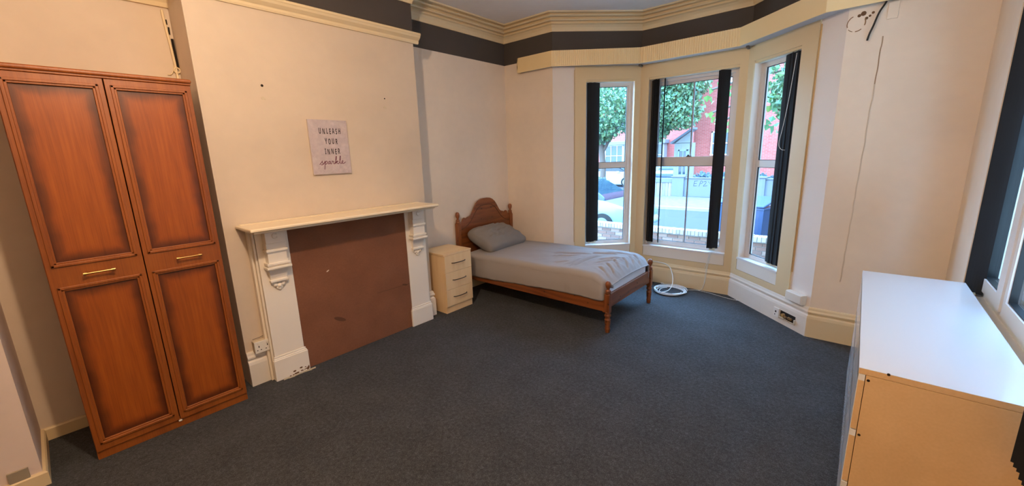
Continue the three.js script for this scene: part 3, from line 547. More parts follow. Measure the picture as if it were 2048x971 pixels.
// ---------------------------------------------------------------- chest of drawers under the side window
{
  const t = thing('chest_of_drawers', 'low wide chest of drawers with white top and bare brown side panel', 'chest of drawers', [3.57, 0, 1.458]);
  const L = (g) => { const q = g.index ? g.toNonIndexed() : g; q.translate(-3.57, 0, -1.458); return q; };
  const o = (name, gs, m, par = t) => obj(name, gs.flat().map(L), m, par);
  const x0 = 3.339, x1 = 3.799, z0 = .672, z1 = 2.245, H = .796;
  const topP = o('top_panel', [B(x0, x1, H - .024, H - .0012, z0, z1, .001)], rawM);
  o('white_surface', [B(x0, x1, H - .0013, H, z0, z1, .0005), B(x0 - .001, x0 + .0002, H - .024, H, z0, z1, .0004)], P(0xdfe1e3, .28, { clearcoat: .4, clearcoatRoughness: .2 }), topP);
  o('corner_chip', [cyl(.005, .0012, 3.42, H - .002, z1 + .0002, 8, 'z'), cyl(.004, .0006, 3.42, H + .0001, z1 - .003, 8)], holeM, topP);
  for (const [a, b] of [[z1 - .020, z1], [z0, z0 + .020]]) { const s = o('side_panel', [B(x0 + .022, x1, 0, H - .0255, a, b, .001)], rawM); if (b === z1) for (const y of [.752, .522, .285]) o('screw_hole', [cyl(.005, .0015, x0 + .030, y, z1 + .0001, 10, 'z')], holeM, s); }
  o('back_panel', [B(x1 - .006, x1 - .001, .05, H - .03, z0 + .02, z1 - .02, 0)], rawM);
  o('centre_panel', [B(x0 + .024, x1 - .008, .02, H - .03, 1.4485, 1.4685, 0)], rawM);
  o('plinth', [B(x0 + .04, x0 + .055, 0, .065, z0 + .02, z1 - .02, .001)], foilW);
  for (const [a, b] of [[1.460, z1 - .0005], [z0 + .0005, 1.457]]) for (const [y0, y1] of [[.541, .772], [.306, .537], [.068, .302]]) {
    const d = o('drawer', [B(x0 + .0015, x0 + .020, y0, y1 - .026, a, b, .0008), B(x0 + .03, x1 - .03, y0 + .02, y1 - .05, a + .03, b - .03, 0)], rawM);
    o('front_foil', [B(x0, x0 + .002, y0, y1 - .001, a, b, .0006), B(x0, x0 + .020, y1 - .0265, y1 - .001, a, b, .001)], foilW, d);
  }
}
// ---------------------------------------------------------------- vertical blinds
function vaneGeo(h, w = .089) {
  const poly = [], n = 6, bow = .006;
  for (let k = 0; k <= n; k++) { const q = k / n * 2 - 1; poly.push([q * w / 2, bow * (1 - q * q)]); }
  for (let k = n; k >= 0; k--) { const q = k / n * 2 - 1; poly.push([q * w / 2, bow * (1 - q * q) - .0014]); }
  return prism(poly, 0, h);
}
const clipGeo = join([B(-.016, .016, -.016, .004, -.006, .006, .003), B(-.012, .012, -.024, -.014, -.002, .002, .001)]); clipGeo.userData.ready = true;
function blind(run, label, groups, { o = -.036, yTop = 2.404, yBot = .500, rail = null, group = null, spare = {} } = {}) {
  const r = runOf(run), ang = Math.atan2(-r.d[1], r.d[0]);
  const [bx, bz] = onRun(run, rail[0], o), t = thing('vertical_blind', label, 'blind', [bx, 0, bz], ang, group);
  obj('headrail', [B(0, rail[1] - rail[0], yTop + .006, yTop + .030, -.020, .012, .003)], M(0xd8d0c2, .4), t);
  for (const { a, b, n, turn, y = yBot, dz = 0, w = .089, lean = 0 } of groups) {
    const vg = join([vaneGeo(yTop + .004 - y, w)]); vg.userData.ready = true;
    for (let k = 0; k < n; k++) {
      const s = n > 1 ? mix(a, b, k / (n - 1)) : a, m = obj('vane', vg, vaneM, t);
      m.position.set(s - rail[0], y + (k % 3) * .002, dz + lean * k); m.rotation.y = turn * Math.PI / 180 + Math.sin(k * 2.3) * .06;
      const c = obj('weight_clip', clipGeo, plasticDirty, m); c.position.set(0, .004, 0);
    }
  }
  return t;
}
blind(6, 'black vertical blind bunched in the narrow window behind the bed', [{ a: .455, b: .533, n: 6, turn: 24 }], { rail: [.405, .970] });
blind(7, 'black vertical blind parted to both sides of the wide centre window', [{ a: .138, b: .196, n: 5, turn: -50 }, { a: .276, b: .276, n: 1, turn: -62 }, { a: .884, b: .918, n: 4, turn: 38 }], { rail: [.112, 1.044] });
{
  const t = blind(8, 'black vertical blind with a looped pale cord in the narrow window beside the bare wall', [{ a: .470, b: .588, n: 7, turn: -18 }], { rail: [.094, .668] });
  const z = .035; obj('pull_cord', tube([[.515, 2.39, z], [.510, 2.20, z + .01], [.485, 1.95, z + .012], [.455, 1.75, z + .014], [.437, 1.655, z + .016], [.445, 1.61, z + .016], [.475, 1.585, z + .015], [.512, 1.580, z + .012]], .0022, 60, 6), cordM, t);
}
blind(10, 'black vertical blind drawn back to both ends of the side window behind the chest', [{ a: .628, b: .668, n: 4, turn: 46, y: .74 }, { a: 2.32, b: 2.44, n: 5, turn: 72, y: .63, dz: .070, w: .1 }], { rail: [.60, 2.56], o: -.034, yTop: 2.375 });
// ---------------------------------------------------------------- sockets, boxes, cables
function faceplate(t, x, y0, y1, z0, z1, sock) { // plate proud of x, facing +x
  obj('faceplate', B(x, x + .009, y0, y1, z0, z1, .003), plasticW, t);
  for (const z of sock) {
    obj('rocker_switch', B(x + .008, x + .013, y1 - .024, y1 - .010, z - .006, z + .006, .001), plasticW, t);
    obj('pin_hole', [B(x + .0085, x + .0095, (y0 + y1) / 2 - .002, (y0 + y1) / 2 + .012, z - .003, z + .003, 0), B(x + .0085, x + .0095, y0 + .020, y0 + .026, z - .016, z - .008, 0), B(x + .0085, x + .0095, y0 + .020, y0 + .026, z + .008, z + .016, 0)], holeM, t);
  }
}
{
  const t = thing('wall_socket', 'cream double wall socket on a surface box beside the fireplace', 'socket', [0, .25, 3.243]);
  obj('back_box', B(.001, .046, 0, .088, -.056, .056, .004), plasticDirty, t);
  faceplate(t, .046, 0, .088, -.056, .056, [-.028, .028]);
  obj('frayed_edge', [tube([[.010, .100, .05], [.012, .104, 0], [.010, .112, -.04]], .0018, 12, 5)], blackM, t);
}
{
  const t = thing('wall_socket', 'small greyish socket low on the wall end near the wardrobe', 'socket', [.191, .06, 4.44]);
  obj('faceplate', B(0, .012, 0, .075, -.035, .035, .003), M(0x9c8f7b, .5), t);
}
{ // wall 8: along (dx, dz); place with its own frame
  const r = runOf(8), ang = Math.atan2(-r.d[1], r.d[0]);
  const [bx, bz] = onRun(8, .948, .024), t = thing('junction_box', 'off-white plastic box on top of the skirting beside the corner window', 'box', [bx, .262, bz], ang);
  obj('box_body', B(-.098, .085, 0, .088, -.022, .026, .006), plasticW, t); obj('box_lid', B(-.094, .081, .006, .082, .024, .032, .004), plasticW, t);
  const [sx, sz] = onRun(8, .752, .0275), k = thing('phone_socket', 'small white socket plate loose on the bay skirting', 'socket', [sx, .046, sz], ang);
  obj('faceplate', B(-.034, .034, 0, .090, 0, .012, .003), plasticW, k); obj('port', [B(-.012, .004, .045, .062, .0115, .0128, 0), B(-.016, -.008, .018, .03, .0115, .0128, 0)], holeM, k);
  const [hx, hz] = onRun(8, .872, .027), h = thing('broken_socket', 'broken open socket with bare wires in the bay skirting', 'socket', [hx, .050, hz], ang);
  obj('cavity', B(-.080, .095, .012, .078, -.002, .0012, .001), holeM, h);
  obj('broken_rim', [B(-.085, -.03, .002, .018, 0, .012, .003), B(.03, .10, 0, .012, 0, .010, .003), B(.088, .104, .008, .05, 0, .012, .003), B(-.02, .02, .004, .014, 0, .008, .002)], plasticDirty, h);
  obj('terminal', [cyl(.016, .022, -.035, .045, .010, 12, 'z'), cyl(.009, .02, -.01, .036, .008, 10, 'z'), B(.02, .06, .03, .05, 0, .016, .003)], M(0xb08a4e, .5), h);
  obj('wire', [tube([[-.03, .05, .01], [0, .062, .028], [.03, .05, .03], [.06, .04, .02]], .0028, 24, 6), tube([[-.02, .04, .012], [.02, .035, .03], [.05, .055, .025], [.08, .05, .012]], .0025, 24, 6)], M(0x6a5338, .6), h);
}
{
  const loops = []; for (let q = 0; q < 5; q++) { const a0 = rr(0, 6), r = .152 + q * .006 + rr(-.006, .006), cx = 1.705 + rr(-.010, .010), cz = -.462 + rr(-.01, .01); for (let k = 0; k < 20; k++) { const a = a0 * 0 + k / 20 * Math.PI * 2; loops.push([cx + r * Math.cos(a), .007 + q * .0055 + .003 * Math.sin(a * 2 + q), cz + r * Math.sin(a)]); } }
  const inner = []; for (let k = 0; k <= 24; k++) { const a = -.3 + k / 24 * 4.4; inner.push([1.72 + (.115 + .01 * k / 24) * Math.cos(a), .010 + .008 * Math.sin(k / 3), -.45 + .11 * Math.sin(a)]); }
  const t = thing('cable_coil', 'coil of white cable lying on the carpet by the foot of the bed', 'cable', [1.705, 0, -.462]);
  const sh = (p) => p.map(([x, y, z]) => [x - 1.705, y, z + .462]);
  obj('coil', [tube(sh(loops), .0052, 420, 7), tube(sh(inner), .005, 90, 7)], cordM, t);
  obj('lead', tube(sh([[1.33, .268, -.700], [1.46, .268, -.698], [1.55, .262, -.694], [1.62, .235, -.67], [1.675, .15, -.62], [1.70, .07, -.56], [1.705, .03, -.47], [1.69, .022, -.38], [1.66, .02, -.33]]), .0048, 90, 7), cordM, t);
  obj('tie', [B(-.17, -.14, .004, .034, -.02, .012, .004)], plasticW, t);
  const b = obj('thin_cable', [tube([[2.052, .470, -.712], [2.046, .40, -.706], [2.030, .27, -.700], [2.018, .12, -.698], [1.985, .015, -.690], [1.92, .006, -.665], [1.85, .010, -.60]], .0026, 70, 6), tube([[2.040, .470, -.712], [2.028, .38, -.704], [2.018, .25, -.700], [2.01, .10, -.697]], .002, 40, 6), tube([[2.062, .472, -.71], [2.045, .45, -.700], [2.028, .36, -.702], [2.000, .27, -.699]], .002, 40, 6)], cordM); tag(b, 'thin white cables hanging from the centre window sill to the carpet', 'cable');
  const c = obj('phone_lead', [tube([[1.96, .006, -.672], [2.08, .005, -.655], [2.20, .005, -.615], [2.30, .005, -.585], [2.38, .006, -.575], [2.425, .02, -.562], [2.455, .07, -.54], [2.50, .13, -.498]], .0026, 70, 6)], cordM); tag(c, 'thin white lead running over the carpet to the bay skirting', 'cable');
  const d = obj('cable_plug', [B(1.520, 1.552, .004, .016, -.690, -.676, .003), tube([[1.552, .008, -.683], [1.60, .006, -.675], [1.64, .008, -.62]], .0025, 20, 6)], cordM); tag(d, 'small white plug end on the carpet against the centre skirting', 'plug');
}
{ // black flex and clips on the wall beside the bay
  const c = obj('black_flex', [tube([[3.252, 2.583, .020], [3.244, 2.565, .021], [3.222, 2.52, .028], [3.198, 2.43, .030], [3.184, 2.385, .028], [3.176, 2.342, .024]], .006, 50, 8)], blackM); tag(c, 'short black flex hanging out of the wall under the pelmet', 'cable');
  const k = obj('cable_cover', B(3.266, 3.324, 2.466, 2.576, .0005, .010, .002), magnolia); tag(k, 'flat cable cover strip on the wall beside the black flex', 'cable cover');
}
{ // trunking and torn gap in the alcove corner above the wardrobe
  const t = thing('cable_trunking', 'cracked white cable trunking down the alcove corner above the wardrobe', 'trunking', [-.336, 0, 3.345]);
  obj('trunk', tube([[.012, 2.10, .018], [.012, 2.22, .020], [.011, 2.36, .024], [.010, 2.46, .030], [.008, 2.54, .034], [.008, 2.60, .036]], .008, 40, 7), creamTrim, t);
  obj('torn_gap', [tube([[.004, 2.25, .004], [.004, 2.34, .008], [.004, 2.43, .009]], .0075, 20, 6), tube([[.004, 2.455, .018], [.004, 2.50, .016]], .005, 8, 6), tube([[.004, 2.515, .022], [.004, 2.545, .022]], .004, 8, 6)], holeM, t);
  obj('cable_loop', [(() => { const g = new THREE.TorusGeometry(.016, .005, 8, 20); g.rotateY(Math.PI / 2); g.translate(.016, 2.232, .016); return g; })(), tube([[.008, 2.20, .07], [.010, 2.205, .05], [.014, 2.235, .035], [.014, 2.26, .03]], .003, 20, 6)], creamTrim, t);
}
// ---------------------------------------------------------------- the street outside
const G0 = -.60;
const concreteMap = tex(256, 256, (u, v) => { const n = fbm(u * 12, v * 12, 3, 4) * .12 + rr(-.02, .02); return [.44 + n, .42 + n, .42 + n]; }, { rep: [.5, .5] });
const pavingM = M(0xffffff, .9, { map: concreteMap }), tarmacM = M(0x45434f, .95, { bumpMap: plasterBump, bumpScale: .003 }), kerbM = M(0x9c9a96, .9);
struct('ground', B(-60, 60, -1.2, -.74, -80, -12, 0), M(0x77776f, .95));
struct('front_yard', B(-14, 12, -1.2, G0, -4.4, -1.15, 0), pavingM);
struct('pavement', [B(-30, 30, -1.2, G0, -7.0, -4.4, 0)], pavingM);
struct('road', B(-30, 30, -1.2, -.70, -12.1, -7.0, 0), tarmacM);
struct('kerb', [B(-30, 30, -.9, G0 + .004, -7.16, -7.0, .01)], kerbM);
struct('kerb', [B(-6, 30, -.9, G0 + .012, -12.26, -12.1, .01)], kerbM);
struct('pavement', [B(-6, 30, -1.2, G0, -16.0, -12.2, 0)], pavingM);
struct('side_road', B(-30, -6, -1.2, -.66, -60, -12.1, 0), tarmacM);
{ // low garden wall, brick by brick
  const t = thing('garden_wall', 'low pale brick garden wall with a brick-on-edge coping in front of the bay', 'garden wall', [0, G0, -4.5]);
  const pal = [0x7c5a4c, 0x886756, 0x74574c, 0x8f7364].map((c) => M(c, .9)), cop = [0x968476, 0xa08f82, 0x8b7b72].map((c) => M(c, .85));
  obj('mortar_core', B(-3.3, 3.4, 0, .50, -.05, .045, 0), M(0x8d8780, .95), t);
  const bg = join([B(-.1045, .1045, 0, .064, -.052, .052, .004)]); bg.userData.ready = true; const cg = join([B(-.034, .034, 0, .098, -.11, .11, .006)]); cg.userData.ready = true;
  for (let c = 0; c < 6; c++) for (let k = 0; k < 22; k++) { const x = -1.95 + k * .2195 + (c % 2) * .11; if (x > 2.75) continue; const b = obj('brick', bg, pal[Math.floor(rnd() * 4)], t); b.position.set(x, .02 + c * .0755, .006 + rr(-.003, .003)); }
  for (let k = 0; k < 66; k++) { const b = obj('coping_brick', cg, cop[Math.floor(rnd() * 3)], t); b.position.set(-1.95 + k * .0735, .494 + rr(-.004, .004), rr(-.004, .004)); }
}
function wheelieBin(label, c, [x, z], turn, lidUp) {
  const t = thing('wheelie_bin', label, 'bin', [x, G0, z], turn), m = M(c, .5);
  const g = new THREE.BoxGeometry(.56, .88, .60); const p = g.attributes.position; for (let i = 0; i < p.count; i++) if (p.getY(i) < 0) { p.setX(i, p.getX(i) * .78); p.setZ(i, p.getZ(i) * .72); } g.computeVertexNormals(); g.translate(0, .53, 0);
  obj('bin_body', [g, B(-.29, .29, .93, .97, -.31, .31, .01)], m, t);
  const lid = obj('bin_lid', [B(-.29, .29, 0, .05, -.62, .02, .02)], m, t); lid.position.set(0, .972, .30); lid.rotation.x = lidUp;
  for (const s of [-.24, .24]) obj('wheel', cyl(.10, .05, s, .10, -.26, 16, 'x'), blackM, t);
  obj('handle', cyl(.015, .5, 0, .95, -.35, 10, 'x'), m, t);
}
wheelieBin('blue-grey wheelie bin standing beyond the garden wall outside the centre window', 0x44536b, [.86, -6.4], .2, 0);
wheelieBin('dark blue wheelie bin outside the window beside the bare wall', 0x2b3d5c, [1.62, -5.9], -.3, .25);
{
  const t = thing('bollard', 'dark iron bollard on the far side of the road', 'bollard', [-6.67, -.66, -14.7]);
  obj('post', lathe([[0, 0], [.13, 0], [.13, .08], [.085, .12], [.08, .86], [.10, .88], [.10, .93], [.07, .98], [0, 1.05]], 0, 0, 0, 16), M(0x39424f, .6), t);
}
{ // white boundary wall across the road
  const t = thing('boundary_wall', 'low white rendered wall with scribbled graffiti across the road', 'boundary wall', [0, G0, -16.2]);
  const wm = M(0x6e6e72, .85);
  obj('wall_panel', B(-3.2, 7, 0, .86, -.11, .11, .01), wm, t); obj('coping', B(-3.2, 7, .86, .90, -.15, .15, .01), wm, t);
  for (const x of [-3.47, -.12, 3.3]) obj('pillar', [B(x - .27, x + .27, 0, .92, -.2, .2, .01), B(x - .31, x + .31, .92, .97, -.24, .24, .015)], wm, t);
  const gt = canvasTex(512, 192, (c, w, h) => { c.fillStyle = '#6e6e72'; c.fillRect(0, 0, w, h); c.strokeStyle = '#1c2430'; c.lineWidth = 11; c.lineCap = c.lineJoin = 'round'; c.beginPath(); c.moveTo(60, 30); c.lineTo(40, 150); c.moveTo(58, 34); c.lineTo(130, 26); c.moveTo(50, 90); c.lineTo(112, 84); c.moveTo(42, 150); c.lineTo(112, 146); c.moveTo(170, 160); c.bezierCurveTo(190, 90, 200, 40, 216, 26); c.bezierCurveTo(270, 20, 262, 90, 202, 92); c.moveTo(280, 50); c.bezierCurveTo(330, 0, 360, 60, 300, 110); c.lineTo(272, 150); c.lineTo(360, 138); c.moveTo(390, 40); c.lineTo(400, 60); c.moveTo(420, 84); c.bezierCurveTo(440, 40, 470, 60, 440, 120); c.stroke(); });
  const pg = new THREE.PlaneGeometry(.95, .36); pg.translate(-2.36, .62, .112); pg.userData.ready = true; obj('graffiti', pg, M(0xffffff, .85, { map: gt }), t);
  const f = thing('timber_fence', 'brownish board fence with a white top rail beside the white wall pillar', 'fence', [0, -.66, -16.2]);
  for (let k = 0; k < 18; k++) obj('board', B(-6.3 + k * .145, -6.165 + k * .145, 0, .70 + rr(-.01, .01), -.02 + (k % 2) * .012, .005 + (k % 2) * .012, .003), M([0x8c8078, 0x978a82, 0x837871][k % 3], .9), f);
  obj('top_rail', B(-6.3, -3.75, .70, .90, -.04, .04, .01), wm, f);
}
function sashUnit(parent, x0, x1, y0, y1, z, nx = 2, ny = 2, frame = M(0xe6eaee, .5)) {
  const w = obj('window', [B(x0, x0 + .07, y0, y1, z - .05, z + .05, 0), B(x1 - .07, x1, y0, y1, z - .05, z + .05, 0), B(x0, x1, y0, y0 + .07, z - .05, z + .08, 0), B(x0, x1, y1 - .07, y1, z - .05, z + .05, 0), ...Array.from({ length: nx - 1 }, (_, k) => { const x = mix(x0, x1, (k + 1) / nx); return B(x - .025, x + .025, y0, y1, z - .03, z + .03, 0); }), ...Array.from({ length: ny - 1 }, (_, k) => { const y = mix(y0, y1, (k + 1) / ny); return B(x0, x1, y - .025, y + .025, z - .03, z + .03, 0); })], frame, parent);
  for (let i = 0; i < nx; i++) for (let j = 0; j < ny; j++) obj('pane', B(mix(x0, x1, i / nx) + .05, mix(x0, x1, (i + 1) / nx) - .05, mix(y0, y1, j / ny) + .05, mix(y0, y1, (j + 1) / ny) - .05, z - .01, z, 0), P(0x3e4c58, .08), w);
  return w;
}
const brickMap = tex(256, 256, (u, v) => { const r = Math.floor(v * 16), x = u * 6 + (r % 2) * .5, fx = x - Math.floor(x), fy = v * 16 - r; const mort = fx < .05 || fy < .14; const n = N(Math.floor(x) * 3.7, r * 5.3, 2) * .06; return mort ? [.68, .52, .48] : [.70 + n, .34 + n, .30 + n]; }, { mirror: false, rep: [.74, .83] });
const redBrick = M(0xffffff, .9, { map: brickMap }), slateM = M(0x7d848c, .8), renderM = M(0x969692, .85);
{
  const t = thing('red_house', 'large red brick house end wall behind the white boundary wall', 'house', [0, -.7, -20]);
  obj('wall', B(-4.08, 8, 0, 10, -9, 0, 0), redBrick, t);
  obj('roof', (() => { const s = new THREE.Shape([[-4.4, 9.9], [8.3, 9.9], [1.9, 14]].map(([a, b]) => new THREE.Vector2(a, b))); const g = new THREE.ExtrudeGeometry(s, { depth: 9.4, bevelEnabled: false }); g.translate(0, 0, -9.2); return g; })(), slateM, t);
  sashUnit(t, -3.16, -2.1, 1.95, 3.2, .02); sashUnit(t, 1.0, 2.1, 1.95, 3.2, .02); sashUnit(t, -2.9, -1.9, 5.6, 7.1, .02);
  const h = thing('white_outhouse', 'small white rendered lean-to with a slate roof against the red house', 'outhouse', [0, -.7, -19.3]);
  obj('wall', B(-4.86, -3.95, 0, 2.66, -.66, 0, 0), renderM, h);
  obj('roof', (() => { const s = new THREE.Shape([[-5.02, 2.62], [-3.9, 3.36], [-3.9, 3.46], [-5.08, 2.70]].map(([a, b]) => new THREE.Vector2(a, b))); const g = new THREE.ExtrudeGeometry(s, { depth: .80, bevelEnabled: false }); g.translate(0, 0, -.66); return g; })(), slateM, h);
  obj('gable', (() => { const s = new THREE.Shape([[-4.86, 2.64], [-3.95, 2.64], [-3.95, 3.30]].map(([a, b]) => new THREE.Vector2(a, b))); const g = new THREE.ExtrudeGeometry(s, { depth: .1, bevelEnabled: false }); g.translate(0, 0, -.1); return g; })(), renderM, h);
  sashUnit(h, -4.62, -4.12, .9, 2.3, .02, 2, 2, M(0x8a97a3, .5));
}
function terrace(label, x, z, flip) {
  const t = thing('terraced_house', label, 'house', [x, -.7, z]);
  obj('wall', B(-3, 3, 0, 6.6, -8, 0, 0), redBrick, t);
  obj('roof', (() => { const s = new THREE.Shape([[.4, 6.5], [-4, 9.2], [-8.4, 6.5]].map(([a, b]) => new THREE.Vector2(a, b))); const g = new THREE.ExtrudeGeometry(s, { depth: 6, bevelEnabled: false }); g.rotateY(-Math.PI / 2); g.translate(3, 0, 0); return g; })(), slateM, t);
  obj('chimney', [B(-2.9, -1.9, 8, 10.4, -4.5, -3.7, 0), cyl(.12, .5, -2.6, 10.6, -4.1), cyl(.12, .5, -2.2, 10.6, -4.1)], redBrick, t);
  const bx = flip * 1.1;
  obj('bay', [B(bx - 1.1, bx + 1.1, 0, .9, 0, .8, 0), B(bx - 1.1, bx - .95, .9, 2.9, 0, .8, 0), B(bx + .95, bx + 1.1, .9, 2.9, 0, .8, 0)], renderM, t);
  obj('bay_roof', B(bx - 1.25, bx + 1.25, 2.9, 3.25, -.1, 1.0, .05), slateM, t);
  sashUnit(t, bx - .95, bx + .95, .9, 2.9, .72, 3, 2);
  sashUnit(t, bx - .9, bx + .9, 4.2, 5.9, .03, 2, 2);
  obj('door', B(-flip * 1.8 - .45, -flip * 1.8 + .45, .1, 2.2, -.05, .06, .01), M(0x3f5a72, .5), t);
  obj('door_surround', [B(-flip * 1.8 - .7, -flip * 1.8 - .45, 0, 2.5, -.05, .12, 0), B(-flip * 1.8 + .45, -flip * 1.8 + .7, 0, 2.5, -.05, .12, 0), B(-flip * 1.8 - .7, -flip * 1.8 + .7, 2.2, 2.6, -.05, .12, 0)], renderM, t);
}
[['red terraced house with a white bay seen through the window behind the bed', -16.6, 1], ['red terraced house seen beside the black blind in the centre window', -10.6, -1], ['red terraced house half hidden by the white outhouse', -4.6, 1], ['red terraced house at the far end of the side road', -22.6, -1]].forEach(([l, x, f]) => terrace(l, x, -34, f));
function car(label, paint, [x, y, z], turn) {
  const t = thing('parked_car', label, 'car', [x, y, z], turn), body = P(paint, .3, { clearcoat: 1, clearcoatRoughness: .08 }), glass = P(0x2c3a46, .06), W = 1.72;
  const prof = (pts, w, b = .05) => { const s = new THREE.Shape(); s.moveTo(...pts[0]); s.splineThru(pts.slice(1).map((p) => new THREE.Vector2(...p))); const g = new THREE.ExtrudeGeometry(s, { depth: w - 2 * b, bevelEnabled: true, bevelSize: b, bevelThickness: b, bevelSegments: 3, curveSegments: 24 }); g.translate(0, 0, -w / 2 + b); return g; };
  obj('body', prof([[-1.95, .28], [-2.0, .55], [-1.93, .85], [-1.5, .93], [0, .95], [.95, .92], [1.6, .80], [1.93, .68], [1.98, .45], [1.92, .24], [0, .20], [-1.95, .28]], W), body, t);
  obj('glasshouse', prof([[-1.72, .90], [-1.45, 1.28], [-1.0, 1.40], [0, 1.41], [.45, 1.33], [1.12, .90], [0, .88], [-1.72, .90]], W - .22, .08), glass, t);
  obj('roof', prof([[-1.35, 1.34], [-1.0, 1.425], [0, 1.44], [.42, 1.36], [0, 1.39], [-.9, 1.385], [-1.35, 1.34]], W - .34, .03), body, t);
  for (const s of [-1, 1]) {
    for (const px of [-1.3, .0, .85]) obj('window_pillar', (() => { const g = B(-.035, .035, .90, 1.38, s * (W / 2 - .125) - .012, s * (W / 2 - .125) + .012, .005); return g; })(), body, t).position.set(px === .85 ? .55 : px, 0, 0);
    for (const px of [-1.22, 1.22]) { const w = obj('wheel', cyl(.31, .20, px, .31, s * (W / 2 - .06), 24, 'z'), blackM, t); obj('hubcap', cyl(.20, .02, px, .31, s * (W / 2 + .045), 16, 'z'), M(0xaab0b6, .3, { metalness: .8 }), w); }
    obj('headlight', B(1.82, 1.96, .58, .70, s * .52 - .16, s * .52 + .16, .03), M(0xe8eef2, .15), t); obj('tail_light', B(-1.99, -1.9, .62, .78, s * .6 - .12, s * .6 + .12, .03), M(0x9c2a22, .3), t);
    obj('door_mirror', B(.62, .80, .90, 1.02, s * (W / 2 + .08) - .06, s * (W / 2 + .08) + .06, .03), body, t);
  }
  obj('bumper', [B(1.86, 2.02, .25, .48, -.8, .8, .05), B(-2.02, -1.88, .28, .50, -.8, .8, .05)], M(0x5b646d, .5), t);
  obj('grille', B(1.93, 2.0, .50, .60, -.35, .35, .01), M(0x23282d, .5), t);
}
car('white hatchback parked far down the side road behind the bollard', 0xc4c8ca, [-9.7, -.66, -21.6], .1);
car('pale silver-blue car parked just beyond the garden wall', 0x7b9198, [-3.10, -.60, -6.42], 0);
car('dark blue car parked beyond the timber fence', 0x3e5570, [-6.8, -.66, -25.6], -Math.PI / 2);
// trees
const leafGeo = (() => { const s = []; const o = [[0, 0], [.28, .22], [.5, .30], [.42, .5], [.30, .62], [.16, .84], [0, 1]]; const p = [], q = []; for (const [x, y] of o) p.push([x, y, -.25 * x]); const pos = []; for (let k = 0; k < o.length - 1; k++) { const a = p[k], b = p[k + 1]; pos.push(0, 0.5, 0, ...a, ...b, 0, .5, 0, -b[0], b[1], b[2], -a[0], a[1], a[2]); } const g = new THREE.BufferGeometry(); g.setAttribute('position', new THREE.Float32BufferAttribute(pos, 3)); g.computeVertexNormals(); return g; })();
const leafM = P(0xffffff, .75, { side: THREE.DoubleSide, transmission: .35, thickness: 0 });
function leaves(parent, name, count, size, blobs, cols) {
  const m = new THREE.InstancedMesh(join([leafGeo.clone()]), leafM, count), d = new THREE.Object3D(), c = new THREE.Color();
  for (let k = 0; k < count; k++) {
    const [bx, by, bz, r, sq] = blobs[Math.floor(rnd() * blobs.length)]; let x, y, z; do { x = rr(-1, 1); y = rr(-1, 1); z = rr(-1, 1); } while (x * x + y * y + z * z > 1 || x * x + y * y + z * z < .12);
    d.position.set(bx + x * r, by + y * r * sq, bz + z * r); d.rotation.set(rr(0, 6.3), rr(0, 6.3), rr(0, 6.3)); d.scale.setScalar(size * rr(.6, 1.2)); d.updateMatrix(); m.setMatrixAt(k, d.matrix);
    const q = cols[Math.floor(rnd() * cols.length)]; c.setRGB(q[0] * rr(.85, 1.15), q[1] * rr(.85, 1.15), q[2] * rr(.85, 1.15)); m.setColorAt(k, c);
  }
  m.name = name; m.userData.kind = 'stuff'; shade(m); parent.add(m); return m;
}
const GREENS = [[.13, .25, .12], [.17, .30, .13], [.105, .215, .125], [.21, .32, .14]];
{
  const t = thing('street_tree', 'tall leafy green tree standing before the red terraces across the road', 'tree', [-8.3, -.66, -17.5]);
  obj('trunk', [tube([[0, 0, 0], [.05, 1.2, 0], [-.03, 2.6, .05], [.1, 4.2, 0]], .17, 20, 10), tube([[0, 2.2, 0], [.8, 3.4, .2], [1.7, 4.6, .1]], .09, 14, 8), tube([[0, 2.5, 0], [-.9, 3.6, -.2], [-1.6, 5, .1]], .09, 14, 8)], M(0x6a5a50, .95), t);
  leaves(t, 'foliage', 30000, .17, [[4.3, 4.2, .3, 1.1, .9], [4.6, 5.6, .2, 1.1, 1], [3.0, 3.3, .4, .9, .7], [4.2, 7.2, .3, 1.3, 1], [-.2, 3.4, .5, 1.2, .6], [0, 6.5, 0, 2.9, .9], [1.9, 5.4, .3, 2.2, .9], [-2.0, 5.6, 0, 2.2, .85], [3.2, 4.4, .2, 1.5, .8], [.6, 4.1, .6, 1.8, .6], [-2.9, 4.3, .3, 1.5, .7], [2.4, 7.6, 0, 2.2, .9], [4.0, 6.4, 0, 1.5, 1]], GREENS);
}
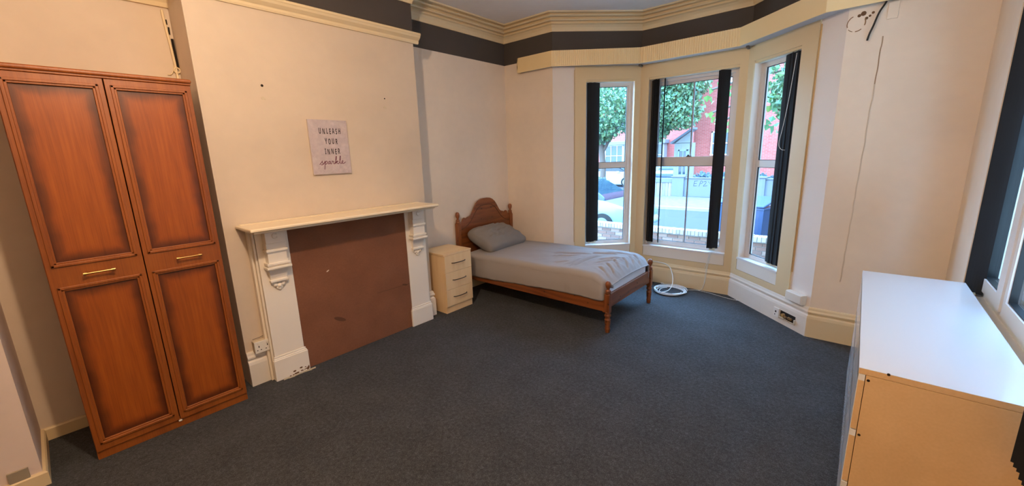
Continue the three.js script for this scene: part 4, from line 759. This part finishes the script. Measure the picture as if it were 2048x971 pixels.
{
  const t = thing('street_tree', 'nearer street tree whose sparse leafy branches hang before the red house', 'tree', [3.6, -.6, -9.4]);
  obj('trunk', [tube([[0, 0, 0], [.04, 1.5, 0], [0, 3, 0], [.1, 5, 0]], .16, 20, 10)], M(0x6a5a50, .95), t);
  const br = [[[0, 2.8, 0], [-1.2, 3.5, .1], [-2.4, 3.6, .2], [-3.9, 3.25, .2]], [[0, 3.4, 0], [-1.4, 4.1, .2], [-3.0, 4.1, .1], [-4.0, 3.9, .1]], [[-1.2, 3.5, .1], [-1.8, 3.3, .3], [-2.2, 2.9, .3]], [[-2.4, 3.6, .2], [-3.1, 3.2, .4], [-3.6, 2.95, .4]]];
  obj('branch', br.map((b) => tube(b, .03, 24, 6)), M(0x5c5046, .95), t);
  leaves(t, 'foliage', 5200, .15, [[-1.7, 4.6, 0, 1.0, 1], [-.2, 5.2, 0, 1.8, .9], [-1.9, 3.6, .2, .65, 1], [1.2, 4.6, 0, 1.6, .9], [-2.0, 5.6, 0, 1.3, .8]], GREENS);
  // single leaves on the ends of the hanging branches
  const lms = [0x7c9a4c, 0x628a44, 0x53804f, 0x8ca658].map((c) => P(c, .7, { side: THREE.DoubleSide, transmission: .35, thickness: 0 })), lg = join([leafGeo.clone()]); lg.userData.ready = true;
  for (let k = 0; k < 120; k++) {
    const b = br[k % 4], q = .35 + .65 * Math.sqrt(rnd()), c = new THREE.CatmullRomCurve3(b.map((p) => new THREE.Vector3(...p))).getPoint(Math.min(1, q));
    const m = obj('leaf', lg, lms[k % 4], t); m.position.set(c.x + rr(-.28, .28), c.y + rr(-.36, .22), c.z + rr(-.25, .25)); m.rotation.set(rr(2.2, 4), rr(0, 6), rr(-.6, .6)); m.scale.setScalar(rr(.14, .24));
  }
}
{
  const t = thing('garden_hedge', 'tall dark green hedge beyond the side window', 'hedge', [5.35, G0, -7]);
  obj('stems', Array.from({ length: 12 }, (_, k) => tube([[rr(-.3, .3), 0, -2.7 + k * .5], [rr(-.3, .3), 1.6, -2.7 + k * .5], [rr(-.4, .4), 3.3, -2.7 + k * .5]], .035, 8, 6)), M(0x4c4238, .95), t);
  leaves(t, 'foliage', 9000, .16, Array.from({ length: 18 }, (_, k) => [rr(-.25, .25), .5 + (k % 3) * 1.25, -2.6 + Math.floor(k / 3) * 1.05, .85, 1]), [[.07, .21, .19], [.09, .26, .22], [.06, .18, .18]]);
}
{
  const t = thing('added_sky_block_house', 'tall grey house side wall added to block sky light at the side window', 'house', [6.3, G0, 1.5]);  // house added to keep sky light out of the side window
  obj('wall', B(0, 6, 0, 6.6, -10.5, 9, 0), M(0x6f706d, .9), t);
  obj('roof', (() => { const s = new THREE.Shape([[-.35, 6.5], [6.3, 6.5], [3, 9]].map(([a, b]) => new THREE.Vector2(a, b))); const g = new THREE.ExtrudeGeometry(s, { depth: 19.8, bevelEnabled: false }); g.translate(0, 0, -10.6); return g; })(), slateM, t);
}
{
  const t = thing('low_hedge', 'low dark hedge showing over the top of the white boundary wall', 'hedge', [0, -.66, -17.2]);
  leaves(t, 'foliage', 2600, .16, [[-2.7, .75, 0, .5, .75], [-1.9, .7, 0, .5, .75], [-1.1, .78, 0, .45, .75], [-.3, .72, 0, .5, .75], [.6, .78, 0, .5, .75]], [[.12, .18, .22], [.14, .22, .24], [.10, .16, .18]]);
}
renderer.render(scene, camera);
